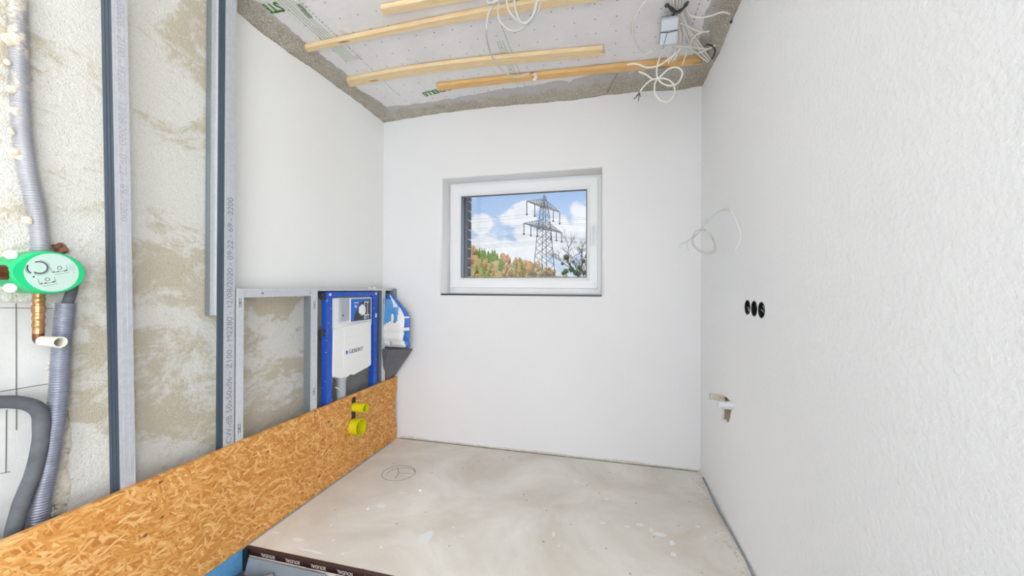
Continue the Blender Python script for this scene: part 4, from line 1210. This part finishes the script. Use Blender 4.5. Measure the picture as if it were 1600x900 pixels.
# loose cable with loops
def cable(name, pts, r, mat, label, cat='cable', group=None, extra=None, n=8):
    bm = bmesh.new(); p = catmull(pts, n); c = p[0].copy()
    tube(bm, [q-c for q in p], r, 8)
    o = obj(name, bm, mat, loc=c); tag(o, label, cat, group); return o
y1_ = P(1140, 330, 0, XR)[1]
lp = [P(1144, 333, 1, y1_)+Vector((-.001, 0, 0)), P(1139, 327.5, 1, y1_), P(1128, 329, 1, y1_+.02), P(1113, 338, 1, y1_+.03), P(1101, 350, 1, y1_+.03), P(1093, 362, 1, y1_+.03), P(1082, 374, 1, y1_+.03)]
lp += [P(1083, 383, 1, y1_+.01), P(1094, 393, 1, y1_), P(1108, 396, 1, y1_), P(1118, 391, 1, y1_), P(1117, 379, 1, y1_+.005), P(1112, 368, 1, y1_+.01), P(1100, 359, 1, y1_+.02), P(1090, 360, 1, y1_+.03),
       P(1083, 368, 1, y1_+.04), P(1083, 379, 1, y1_+.045), P(1090, 389, 1, y1_+.04), P(1103, 395, 1, y1_+.03), P(1115, 392, 1, y1_+.02), P(1116, 380, 1, y1_+.015), P(1108, 366, 1, y1_+.015), P(1100, 358, 1, y1_+.015), P(1088, 366, 1, y1_+.02), P(1075, 376, 1, y1_+.02), P(1064, 382, 1, y1_+.02)]
cb = cable('loose_cable', lp, .0034, M_cabg, 'white cable curled in a loop, sticking out of the right wall above the sockets')
for (px, py) in ((1062, 384), (1063, 379), (1076, 389)):
    bm = bmesh.new(); c = P(px, py, 1, y1_+.02)-cb.location; tube(bm, [c, c+Vector((.004, 0, -.012))], .004, 6); obj('terminal_clip', bm, M_bchip, cb)
bm = bmesh.new(); tube(bm, catmull([P(1075, 377, 1, y1_+.02)-cb.location, P(1073, 382, 1, y1_+.02)-cb.location, P(1076, 390, 1, y1_+.02)-cb.location], 5), .0016, 6); obj('wire', bm, M_cabg, cb)
# plastered ridge the cable left in the wall
bm = bmesh.new(); tube(bm, catmull([P(a, b, 0, XR+.0015) for a, b in ((1143, 330), (1150, 343), (1156, 358), (1158, 370), (1154, 382), (1146, 396))], 8), .0045, 8)
struct(obj('trim_10', bm, M_wr))
# capped stub and plaster-caked bracket sticking out of the wall by the chiselled pockets
a = P(1146, 633.5, 0, XR); xe_ = P(1121.5, 633, 1, a.y).x
t = thing('connector_stub', 'short white plastic water stub sticking out low on the right wall near the corner', 'connector', (XR, a.y, a.z))
bm = bmesh.new(); lathe(bm, [(-.005, 0), (-.005, .0145), (.012, .0145), (.013, .0125), (XR-xe_-.012, .0125), (XR-xe_-.011, .0145), (XR-xe_, .0145), (XR-xe_, 0)], (0, 0, 0), (-1, 0, 0), 16); obj('stub_body', bm, M_bchip, t, autosmooth=True)
a = P(1131, 621.5, 0, XR); xe_ = P(1109, 619, 1, a.y).x
bm = bmesh.new(); n_ = 12; rows = []
for k in range(n_+1):
    x = XR+.004-(XR+.004-xe_)*k/n_; h = .016+.0025*nz(k*1.3, 2); z = a.z+.003*k/n_
    rows.append([bm.verts.new(p) for p in ((x, a.y-.012, z-h), (x, a.y+.012, z-h), (x, a.y+.012, z+h*.8), (x, a.y-.012, z+h*.8))])
for r0, r1 in zip(rows, rows[1:]):
    for k in range(4): bm.faces.new((r0[k], r0[(k+1) % 4], r1[(k+1) % 4], r1[k]))
bm.faces.new(rows[0]); bm.faces.new(rows[-1][::-1]); bmesh.ops.recalc_face_normals(bm, faces=bm.faces)
tag(obj('pipe_bracket', bm, M_stub2, bevel=.002), 'beige plaster-caked bracket sticking out of the right wall just above the white stub', 'bracket')
bm = bmesh.new(); yy0, zz0 = pr(1138, 652); random.seed(3)
for k in range(26):
    yq = random.uniform(yy0-.03, yy0+.06); zq = random.uniform(.47, .565); r = random.uniform(.004, .009)
    bmesh.ops.create_icosphere(bm, subdivisions=1, radius=r, matrix=Matrix.Translation((XR+.012, yq, zq)))
for v_ in bm.verts: v_.co.x = min(v_.co.x, XR+.02)
obj('pocket_rubble', bm, M_stub, wall_right)
for lpk in (pocket, pocket2):
    bm = panel([lpk], lambda y, z: (XR+.0125, y, z), (.001, 0, 0)); obj('pocket_fill', bm, M_stub, wall_right)

# ================================================================== CEILING CABLES
YH = 1.62
def H(px, py, y=YH): return P(px, py, 1, y)
cable('hanging_cable', [H(774, -18), H(771, 6), H(763, 22), H(760, 45), H(761, 62, 1.7), H(768, 86, 1.85), H(780, 105, 1.95), H(794, 117, 2.03), H(808, 120.5, 2.08), H(820, 117, 2.1), H(828, 113.5, 2.12)], .0042, M_cabg, 'long grey cable hanging from the coil down to the white clamp on the amber batten')
cable('hanging_cable', [H(784, -20), H(779, 10), H(779, 27), H(786, 40), H(800, 48.5), H(813, 46), H(826, 37), H(838, 22), H(845, 4), H(850, -20)], .0042, M_cabg, 'widest grey cable loop hanging at the top edge of the photo')
cable('hanging_cable', [H(792, -20, 1.60), H(792, 5, 1.60), H(797, 20, 1.60), H(808, 32, 1.6), H(817, 36, 1.6), H(827, 32, 1.6), H(834, 20, 1.6), H(837, 0, 1.6), H(837, -20, 1.6)], .0042, M_cabg, 'middle sized grey cable loop inside the widest loop at the top edge')
cable('hanging_cable', [H(803, -20, 1.58), H(804, 6, 1.58), H(807, 20, 1.58), H(812, 33, 1.58), H(822, 36.5, 1.58), H(832, 26, 1.58), H(838.5, 8, 1.58), H(840, -20, 1.58)], .0042, M_cabg, 'smallest grey cable loop, innermost of the coil at the top edge')
cable('hanging_cable', [H(800, -22, 1.6), H(787, -6, 1.6), H(775, 2, 1.6), H(764, 5, 1.6), H(762, 0, 1.6), H(767, -14, 1.6)], .0042, M_cabg, 'short flat grey cable bend at the left of the coil by the top edge')
# white clamp at the cable end
t = thing('cable_clamp', 'white wire clamp with loose conductors in front of the amber batten', 'clamp', H(836, 120, 2.12))
for dx, dz, mt, nm in ((0, .012, M_bchip, 'clamp_body'), (.004, -.004, M_bchip, 'clamp_body'), (-.002, -.018, M_bchip, 'clamp_body')):
    bm = bmesh.new(); box(bm, (dx-.009, -.006, dz-.006), (dx+.009, .006, dz+.006)); obj(nm, bm, mt, t, bevel=.0015)
for pts, mt in ((((-.034, 0, .024), (-.02, 0, .026), (-.004, 0, .012)), M_dg), (((-.034, 0, .024), (-.018, 0, .006), (0, 0, -.004)), M_red)):
    bm = bmesh.new(); tube(bm, catmull(pts, 6), .002, 6); obj('conductor', bm, mt, t)

ZK = ZM-.022
def K(px, py, z=None): return P(px, py, 2, z if z else ZK)
names = ('first', 'second', 'third', 'fourth', 'fifth')
# bundle from the photo's top edge through the bracket down to the back corner
random.seed(12)
start = [(1047, -30), (1052, -30), (1058, -30), (1064, -30), (1069, -30)]
mid = [(1049, 14), (1053, 15), (1058, 16), (1062, 16), (1066, 15)]
ends = [
    [(1058, 40), (1058, 65), (1052, 88), (1045, 97)],
    [(1061, 40), (1063, 62), (1058, 84), (1051, 96)],
    [(1066, 38), (1076, 62), (1090, 84), (1106, 97)],
    [(1070, 36), (1082, 62), (1096, 82), (1108, 95)],
    [(1073, 38), (1086, 58), (1102, 80), (1111, 93)]]
lbls = ['leftmost white cable of the ceiling bundle, beside the junction box, ending at the amber batten',
        'white ceiling bundle cable, second from the junction box, ending at the amber batten',
        'white cable in the middle of the ceiling bundle, curving right into the back corner',
        'white cable second from the right in the ceiling bundle, curving into the back corner',
        'rightmost white cable of the ceiling bundle, nearest the right wall']
for i in range(5):
    cable('ceiling_cable', [K(*start[i]), K(start[i][0], -6), K(*mid[i])]+[K(*p, ZK-(0, .004, .016, .034)[q]) for q, p in enumerate(ends[i])], .0045, M_cable, lbls[i], group='white cables of the ceiling bundle')
more = [
    ([(1072, 12), (1078, 24), (1094, 27.5), (1110, 25), (1128, 19), (1141, 22)], 'thin white cable sweeping from the black bracket towards the right wall', ZK),
    ([(1062, 36), (1074, 41), (1086, 47), (1098, 50), (1108, 49)], 'white cable branching off the bundle right of the junction box', ZK-.01),
    ([(1098, 50), (1086, 56), (1079, 68), (1081, 77), (1090, 83), (1103, 78), (1118, 70)], 'white cable bowed like a hook right of the junction box', ZK-.02),
    ([(1041, 67), (1052, 72), (1070, 73), (1090, 75), (1108, 76), (1119, 71)], 'white cable running flat across under the junction box to the corner', ZK-.015),
    ([(1066, 40), (1069, 52), (1068, 66), (1060, 82), (1055, 95)], 'white cable passing straight down right of the junction box', ZK-.004),
    ([(1064, 20), (1075, 44), (1090, 70), (1104, 86), (1111, 96)], 'thin pale cable lying under the hooked one towards the back corner', ZK-.004),
    ([(1020, -10), (1001, 12), (990, 36), (990, 58), (998, 76), (1008, 84), (1020, 80), (1030, 68)], 'white cable bowed wide to the left of the junction box', ZK-.006),
]
for pts, lb, z in more: cable('ceiling_cable', [K(a, b, z-.022*max(0, min(1, (a-1080)/35))) for a, b in pts], .0042, M_cable, lb)
YV = 2.18
def V(px, py, y=YV): return P(px, py, 1, y)
cable('hanging_cable', [V(1064, 75), V(1058, 82), V(1045, 92), V(1030, 102), V(1012, 105.5), V(998, 101), V(988, 99.5), V(980, 101)], .0045, M_cable, 'white cable lying in a shallow wave across the amber batten')
cable('hanging_cable', [V(1050, 66), V(1037, 75), V(1029, 95), V(1026, 112), V(1028, 123), V(1036, 131), V(1048, 134), V(1060, 129), V(1066, 117), V(1064, 109), V(1055, 105), V(1043, 109), V(1030, 121), V(1020, 124), V(1010, 117), V(998, 112)], .0045, M_cable, 'white cable tied in an open bow below the amber batten by the back wall')
cable('hanging_cable', [V(1027, 123), V(1023, 132), V(1023, 144), V(1030, 155), V(1040, 159), V(1050, 154), V(1054.5, 142), V(1051, 130), V(1042, 124), V(1030, 122.5), V(1016, 126), V(1006, 135), V(1000, 143)], .0042, M_cable, 'white cable loop hanging lowest against the back wall')
t = thing('wire_ends', 'bare dark wire ends at the tip of the lowest hanging loop', 'wires', V(999, 144))
for dx, dz in ((-.03, -.035), (-.006, -.05), (.006, -.025), (-.016, -.018)):
    bm = bmesh.new(); tube(bm, catmull([(0, 0, 0), (dx*.4, 0, dz*.6), (dx, 0, dz)], 4), .0022, 6); obj('conductor', bm, M_dg, t)
cable('ceiling_cable', [V(1042, 76), V(1043, 86), V(1045, 100)], .0022, M_cable, 'short thin cable end pointing down left of the amber batten end')
cable('ceiling_cable', [V(1074, 78), V(1070, 90), V(1066, 102)], .0022, M_cable, 'short thin cable end pointing down in front of the amber batten end')
# dowel-like stick at the mortar
cable('mortar_stick', [P(964, 116, 1, 2.5), P(949, 144, 1, 2.62)], .0045, M_stub, 'thin stick of pipe set in the mortar above the window wall', 'stick')

# black bracket holding the bundle
t = thing('cable_bracket', 'black plastic bracket clasping the white cables near the ceiling', 'bracket', K(1057, 17, ZK-.012))
bp = [K(a, b, ZK-.014)-t.location for a, b in ((1040, 10), (1043, 8), (1047, 12), (1053, 17), (1058, 18.5), (1063, 17), (1069, 11), (1073, 6), (1075, 3))]
bm = bmesh.new(); tube(bm, catmull(bp, 5), lambda i, n, l: .0075+.0015*math.sin(i*.6), 8); obj('clasp', bm, M_dg, t)
bm = bmesh.new(); tube(bm, [K(1056, 17, ZK-.014)-t.location, K(1051, 24, ZK-.014)-t.location], .005, 8); obj('strap_tail', bm, M_dg, t)
# junction box
jc = K(1044.5, 47, ZK-.055)
t = thing('junction_box', 'light grey junction box hanging tilted below the ceiling beside the cable bundle', 'junction box', jc, None, (.75, 0, .0))
wj, hj, dj = .041, .060, .020
bm = bmesh.new(); box(bm, (-wj, -dj, -hj), (wj, dj, hj)); obj('box_body', bm, M_gp, t, bevel=.004)
bm = bmesh.new(); box(bm, (-wj+.001, -dj-.006, -hj+.001), (wj-.001, -dj, -.004)); box(bm, (-wj+.001, -dj-.006, .001), (wj-.001, -dj, hj-.008)); obj('lid', bm, plain('pale_grey_lid', S(206, 214, 222), .4), t, bevel=.002)
bm = bmesh.new(); tube(bm, [(-wj-.001, -dj-.007, -.002), (0, -dj-.0075, -.006), (wj+.001, -dj-.007, -.001)], .0016, 6); tube(bm, catmull([(-.008, -dj-.008, -.005), (-.014, -dj-.010, -.03), (-.024, -dj-.012, -.075)], 5), .0012, 6); obj('wire', bm, M_dg, t)
bm = bmesh.new()
for x in (-.02, 0, .022): tube(bm, [(x, 0, hj-.002), (x, 0, hj+.018)], .007, 10)
obj('cable_gland', bm, M_gp, t)
bm = bmesh.new(); tube(bm, catmull([K(a, b, ZK-.042) for a, b in ((1104, 69), (1113, 72), (1117, 79), (1115, 87), (1112, 92))], 6), .004, 8)
tag(obj('cable_tie', bm, M_dg), 'black cable tie round the cables in the back corner', 'cable tie')
bm = bmesh.new(); c = P(1142.5, 34, 0, XR-.004); bmesh.ops.create_icosphere(bm, subdivisions=2, radius=.008, matrix=Matrix.Translation(c)); 
tag(obj('dowel_head', bm, M_dg), 'small dark dowel head at the top of the right wall', 'dowel')

# ================================================================== FLOOR MARKS
def splat(px, py, rx, ry, seed):
    c = P(px, py, 2, 0); bm = bmesh.new(); n = 40; vs = []
    for k in range(n):
        a = 2*PI*k/n; f = 1+.45*nz(math.cos(a)*1.6+seed, math.sin(a)*1.6)+.2*nz(math.cos(a)*6, math.sin(a)*6+seed)
        vs.append(bm.verts.new((c.x+rx*f*math.cos(a), c.y+ry*f*math.sin(a), .0008)))
    top = bm.faces.new(vs); r = bmesh.ops.extrude_face_region(bm, geom=[top])
    for v_ in [e for e in r['geom'] if isinstance(e, bmesh.types.BMVert)]: v_.co.z = -.001
    bmesh.ops.recalc_face_normals(bm, faces=bm.faces)
    obj('paint_splash', bm, M_white, floor)
for i, a in enumerate(((666, 840, .032, .042), (466, 843, .030, .012), (486, 861, .06, .006), (595, 790, .026, .018), (430, 832, .02, .006), (517, 821, .006, .006), (520, 845, .007, .007), (1000, 820, .02, .012),
                       (1030, 835, .03, .014), (1018, 828, .01, .02), (900, 753, .012, .012), (942, 817, .014, .009), (980, 823, .012, .010), (1050, 848, .012, .018), (1090, 823, .012, .008), (664, 673+40, .01, .006), (628, 770, .022, .006), (865, 835, .006, .02), (536, 865, .007, .007), (595, 855, .006, .009), (575, 795, .009, .007), (948, 780, .014, .009), (1052, 866, .012, .012))):
    splat(*a, seed=i*3.7)
bm = bmesh.new()
def fl_arc(cx, cy, rx, ry, a0, a1, wd=.004, n=36):
    prev = None
    for k in range(n+1):
        a = a0+(a1-a0)*k/n
        o_ = [bm.verts.new((cx+(rx+s*wd/2)*math.cos(a), cy+(ry+s*wd/2)*math.sin(a), .0006)) for s in (-1, 1)]
        if prev: bm.faces.new((prev[0], prev[1], o_[1], o_[0]))
        prev = o_
c = P(623, 739, 2, 0); fl_arc(c.x, c.y, .105, .10, 0, 2*PI); fl_arc(c.x+.02, c.y-.01, .09, .085, .5, 3.4)
for a0, ln_ in ((.15, .09), (2.2, .08), (-1.3, .07)):
    p = Vector((c.x, c.y, .0006)); q = p+Vector((math.cos(a0), math.sin(a0), 0))*ln_; s = Vector((-math.sin(a0), math.cos(a0), 0))*.002
    bm.faces.new([bm.verts.new(v_) for v_ in (p-s, p+s, q+s, q-s)])
obj('pencil_mark', bm, M_chalk, floor)
for (px, py, r, lb) in ((657, 766, .011, 'whitish plaster crumb lying in the middle left of the screed'), (575, 794, .008, 'tiny plaster crumb on the screed left of the white paint splash')):
    c = P(px, py, 2, .005); c.z = r*.45; bm = bmesh.new(); bmesh.ops.create_icosphere(bm, subdivisions=2, radius=r)
    for v_ in bm.verts: v_.co *= 1+.5*nz(*(v_.co*110)); v_.co.z *= .6
    tag(obj('plaster_crumb', bm, M_white, loc=c), lb, 'crumb')
# crumbs gathered along the right wall: nobody could count them
bm = bmesh.new(); random.seed(21)
for k in range(170):
    y = random.uniform(1.5, 2.66); x = XR-.02-abs(random.gauss(0, .03)); r = random.uniform(.0015, .005)
    if y > 2.6: x = random.uniform(XR-.25, XR-.02); y = D-.02-abs(random.gauss(0, .02))
    bmesh.ops.create_icosphere(bm, subdivisions=1, radius=r, matrix=Matrix.Translation((x, y, r*.5)) @ Matrix.Diagonal((1.3, 1, .6, 1)))
tag(obj('floor_rubble', bm, M_wallbase), 'fine pale plaster rubble scattered along the foot of the right wall', 'rubble', kind='stuff')

# ================================================================== OUTSIDE
def O(px, Z, z):
    """world point in direction of column px, Z metres ahead, height z"""
    a = (px-800)/F*Z
    return Vector((-_s*Z+_c*a, _c*Z+_s*a, z))
GZ = -4
bm = bmesh.new(); v = [bm.verts.new(p) for p in ((-900, 8, GZ), (700, 8, GZ), (700, 1500, GZ), (-900, 1500, GZ))]; bm.faces.new(v)
struct(obj('ground', bm, M_gnd))
sil = [(560, 374), (640, 380), (700, 386), (731, 397), (745, 398), (760, 403), (775, 405), (790, 409), (805, 414), (820, 418), (840, 420), (860, 429), (885, 433), (940, 436), (1000, 430), (1100, 425)]
def silz(px, Z): 
    py = interp(sil, px); return EYE+(450-py)/F*Z
bm = bmesh.new(); g = {}
for i in range(81):
    px = 560+540*i/80
    for j in range(21):
        t = j/20; Z = 120+160*t; h = math.sin(min(1, t*1.25)*PI/2)
        g[i, j] = bm.verts.new(O(px, Z, GZ+(silz(px, 240)-GZ)*h*(Z/240 if t > .8 else 1)-0))
for i in range(80):
    for j in range(20): bm.faces.new((g[i, j], g[i+1, j], g[i+1, j+1], g[i, j+1]))
hill = struct(obj('ground_hill', bm, M_gnd, smooth=True))
bm = bmesh.new(); rows = []
far = [(760, 425), (790, 412), (803, 408.5), (812, 407), (822, 408), (832, 409), (841, 412), (848, 420), (860, 432)]
for i in range(101):
    px = 760+100*i/100; py = interp(far, px)+.8*nz(px*.6, 2)+.5*nz(px*2, 5)
    z = EYE+(450-py)/F*420
    rows.append([bm.verts.new(O(px, 380, GZ)), bm.verts.new(O(px, 400, GZ+(z-GZ)*.7)), bm.verts.new(O(px, 420, z)), bm.verts.new(O(px, 470, GZ))])
for r0, r1 in zip(rows, rows[1:]):
    for k in range(3): bm.faces.new((r0[k], r1[k], r1[k+1], r0[k+1]))
struct(obj('ground_far_hill', bm, M_pur, smooth=True))
def crown(kind, seed):
    bm = bmesh.new(); random.seed(seed)
    if kind == 'conifer':
        for k in range(6):
            z0_ = 1.2+k*1.5; r = 2.6*(1-k/7)
            rr = lathe(bm, [(z0_, r), (z0_+.5, r*.72), (z0_+2.6, .02)], (0, 0, 0), (0, 0, 1), 12)
        for v_ in bm.verts: v_.co += Vector((nz(*(v_.co*1.1)), nz(*(v_.co*1.1+Vector((5, 0, 0)))), .4*nz(*(v_.co*1.4))))*.7
    else:
        for k in range(16):
            hz = random.uniform(0, 1); c_ = Vector((random.uniform(-1.5, 1.5)*(1.1-hz), random.uniform(-1.4, 1.4)*(1.1-hz), 3.0+6.2*hz))
            bmesh.ops.create_icosphere(bm, subdivisions=3, radius=random.uniform(.6, 1.35), matrix=Matrix.Translation(c_))
        for v_ in bm.verts: v_.co += Vector((nz(*(v_.co*2.6)), nz(*(v_.co*2.6+Vector((9, 0, 0)))), 1.6*nz(*(v_.co*2.2+Vector((0, 9, 0))))))*.8
        tube(bm, [(0, 0, 0), (0, 0, 4)], .25, 6)
    return bm
protos = {}
def plant(kind, mat, px, Z, z, s, lbl, grp, cat='tree'):
    if kind+lbl not in protos:
        o = obj({'conifer': 'conifer_tree', 'round': 'leafless_tree'}[kind], crown(kind, len(protos)+3), mat, smooth=False); protos[kind+lbl] = o
    else:
        o = protos[kind+lbl].copy(); COL.objects.link(o)
    o.location = O(px, Z, z-.6); o.scale = (s, s, s*random.uniform(.85, 1.2)); o.rotation_euler = (0, 0, random.uniform(0, 6))
    tag(o, lbl, cat, grp)
random.seed(33); rnd = random.Random(77); placed = [(O(850, 150, 0), 7.5)]
def free(p, r):
    for q, rq in placed:
        if (q-p).length < r+rq: return False
    placed.append((p, r)); return True
cnt = 0; tries = 0
while cnt < 250 and tries < 8000:
    tries += 1
    px = rnd.uniform(620, 866); t = rnd.random()**.9; Z = 132+125*t
    tt = (Z-120)/160; h = math.sin(min(1, tt*1.25)*PI/2); z = GZ+(silz(px, 240)-GZ)*h
    f = interp([(620, .5), (680, .3), (716, .05), (738, .12), (745, .9), (760, 1), (778, .75), (790, .2), (800, .12), (862, .08)], px)
    if Z < 165: f *= .4
    s = rnd.uniform(.42, .66)
    if not free(O(px, Z, 0), 2.15*s): continue
    cnt += 1
    side = 'upper' if Z > 190 else 'lower'
    if rnd.random() < f: plant('conifer', M_con, px, Z, z, s, 'green conifer in the wood on the hillside outside the window', 'green conifers on the hillside')
    elif rnd.random() < .7: plant('round', M_tan, px, Z, z, s, 'tan leafless tree in the wood on the hillside outside the window', 'tan trees on the hillside')
    else: plant('round', M_ylw, px, Z, z, s*.85, 'yellowish green tree in the wood on the hillside outside the window', 'yellowish trees on the hillside')
cnt = 0; tries = 0
while cnt < 62 and tries < 3000:
    tries += 1
    px = rnd.uniform(728, 925); Z = rnd.uniform(96, 117); sc_ = rnd.uniform(.66, .82)
    if not free(O(px, Z, 0), 2.2*sc_): continue
    cnt += 1
    plant('round', M_ylw if rnd.random() < .6 else M_tan, px, Z, GZ+.6, sc_, 'low yellowish bush in the row along the foot of the hill', 'bushes at the foot of the hill', 'bush')

# pylon
ZP = 150
pc = O(850, ZP, 0); pc.z = GZ
adir = (O(874, 160, 0)-O(822, 140, 0)).normalized(); ndir = Vector((-adir.y, adir.x, 0))
pt_ = thing('power_pylon', 'tall lattice steel power pylon with two crossarms seen through the window', 'pylon', pc)
def PL(a, n_, z): return adir*a+ndir*n_+Vector((0, 0, z-GZ))
zl_, zu_, ztp = 25.6, 34.2, 39.3
def half(z): return interp([(GZ, 3.9), (zl_, 1.9), (zu_, 1.15), (ztp, .1)], z)
bm = bmesh.new()
lv = [GZ, 2, 7, 11, 14.5, 17.5, 20.3, 23, 25.6, 27.8, 30, 32.1, 34.2, 36, 37.8, 39.3]
bw = .085
for s1 in (-1, 1):
    for s2 in (-1, 1): tube(bm, [PL(s1*half(z), s2*half(z), z) for z in lv], .15, 5)
obj('tower_legs', bm, M_pyl, pt_)
bm = bmesh.new()
for za, zb2 in zip(lv, lv[1:]):
    ha, hb = half(za), half(zb2)
    for (c1, c2) in (((-1, -1), (1, -1)), ((1, -1), (1, 1)), ((1, 1), (-1, 1)), ((-1, 1), (-1, -1))):
        tube(bm, [PL(c1[0]*ha, c1[1]*ha, za), PL(c2[0]*hb, c2[1]*hb, zb2)], bw, 4); tube(bm, [PL(c2[0]*ha, c2[1]*ha, za), PL(c1[0]*hb, c1[1]*hb, zb2)], bw, 4)
        if za in (7, 25.6, 34.2): tube(bm, [PL(c1[0]*ha, c1[1]*ha, za), PL(c2[0]*ha, c2[1]*ha, za)], .16, 4)
obj('lattice_bracing', bm, M_pyl, pt_)
def crossarm(z, Lh, rise, ins):
    bm = bmesh.new(); 
    for s in (-1, 1):
        h = half(z); n = 7
        tips = PL(s*Lh, 0, z)
        bots = {q: [PL(s*(h+(Lh-h)*k/n), q*h*(1-k/n), z) for k in range(n+1)] for q in (-1, 1)}
        tops = [PL(s*(h*.8+(Lh-h*.8)*k/n), 0, z+rise*(1-k/n)) for k in range(n+1)]
        for q in (-1, 1):
            tube(bm, bots[q], .14, 4)
            for k in range(n): tube(bm, [bots[q][k], tops[k+1]], bw*.8, 4); tube(bm, [tops[k], bots[q][k]], bw*.8, 4); tube(bm, [bots[q][k], bots[-q][k+1]], bw*.8, 4)
        tube(bm, tops, .10, 4)
    arm = obj('crossarm', bm, M_pyl, pt_)
    for a, ln_ in ins:
        b2 = bmesh.new(); p0 = PL(a, 0, z); 
        tube(b2, [p0-Vector((0, 0, ln_*k/12)) for k in range(13)], lambda i, n, l: .14+.10*(i % 2), 6)
        box(b2, tuple(p0-Vector((.35, .35, ln_+.3))), tuple(p0+Vector((.35, .35, -ln_+.2))))
        obj('insulator', b2, M_isu, arm)
    return arm
crossarm(zu_, 12.6, 3.2, [(-12.4, 5), (-7, 4.8), (7, 4.6), (12.4, 5)])
crossarm(zl_, 14.4, 3.4, [(-14.2, 4), (-9.6, 4), (-5.2, 3.8), (5.2, 3.8), (9.6, 3.8), (14.2, 4)])
for z, a, ln_ in [(zu_, x_, 5) for x_ in (-12.4, -7, 7, 12.4)]+[(zl_, x_, 4) for x_ in (-14.2, -9.6, -5.2, 5.2, 9.6, 14.2)]:
    p0 = pc+PL(a, 0, z-ln_)
    for sgn, tgt in ((1, 1), (-1, 1)):
        q0 = p0+(-ndir if ndir.x > 0 else ndir)*-1*sgn*260 if False else p0+Vector((-1 if sgn > 0 else 1, .12*(-1 if sgn > 0 else 1), 0)).normalized()*230
        pts = [p0.lerp(q0, k/14)-Vector((0, 0, 5*4*(k/14)*(1-k/14)*1.0)) for k in range(15)]
        bm = bmesh.new(); tube(bm, [q-p0 for q in pts], .035, 4)
        tag(obj('power_line', bm, M_pyl, loc=p0), 'thin grey power line strung from the pylon outside the window', 'power line', 'power lines of the pylon')
# tree with mistletoe
tz = 42; tb = O(903, tz, GZ)
tr_ = thing('mistletoe_tree', 'bare grey tree with dark mistletoe balls at the right of the window view', 'tree', tb)
bm = bmesh.new(); random.seed(19); tips = []
def branch(p, d, ln_, r, lev):
    n = 4; pts = [p]; q = p.copy(); dd = d.copy()
    for k in range(n):
        dd = (dd+Vector((random.uniform(-1, 1), random.uniform(-1, 1), random.uniform(-.5, .8)))*.17).normalized(); q = q+dd*ln_/n; pts.append(q.copy())
    tube(bm, pts, lambda i, m, l: max(.008, r*(1-.45*i/m)), 5 if lev else 8, cap=False)
    if lev >= 5: return
    tips.append((q.copy(), lev))
    for k in range(3 if lev else 6):
        s_ = pts[random.randint(2, 4) if lev else random.randint(3, 4)]
        nd = (dd+Vector((random.uniform(-1, 1), random.uniform(-1, 1), random.uniform(-.35, .5)))*(.85 if lev else .9)).normalized()
        branch(s_.copy(), nd, ln_*(random.uniform(.62, .78) if lev else random.uniform(.28, .36)), r*(.6 if lev else .45), lev+1)
branch(Vector((0, 0, 0)), Vector((0.02, 0, 1)), 6.6, .2, 0)
obj('branches', bm, M_bark, tr_)
def leafball(c, r, n=420, seed=1):
    bm = bmesh.new(); rr = random.Random(seed)
    for k in range(n):
        d = Vector((rr.gauss(0, 1), rr.gauss(0, 1), rr.gauss(0, 1))).normalized()*r*rr.uniform(.45, 1); a = Vector((rr.gauss(0, 1), rr.gauss(0, 1), rr.gauss(0, 1))).normalized()*r*.22
        b_ = d.cross(a).normalized()*r*.12; bm.faces.new([bm.verts.new(c+d+x_) for x_ in (-a, b_, a, -b_)])
    return bm
for i, (px, py, r) in enumerate(((885, 402, .40), (879, 412, .20), (893, 421, .36), (884, 424, .34), (905, 418, .30), (900, 426, .38), (912, 408, .26), (896, 409, .18), (880, 427, .25), (914, 426, .3))):
    d = FW+RT*((px-800)/F)+UP*((450-py)/F); p = Vector((0, 0, EYE))+d*tz
    obj('mistletoe', leafball(p-tb, r*.95, 420, i), M_mis, tr_)
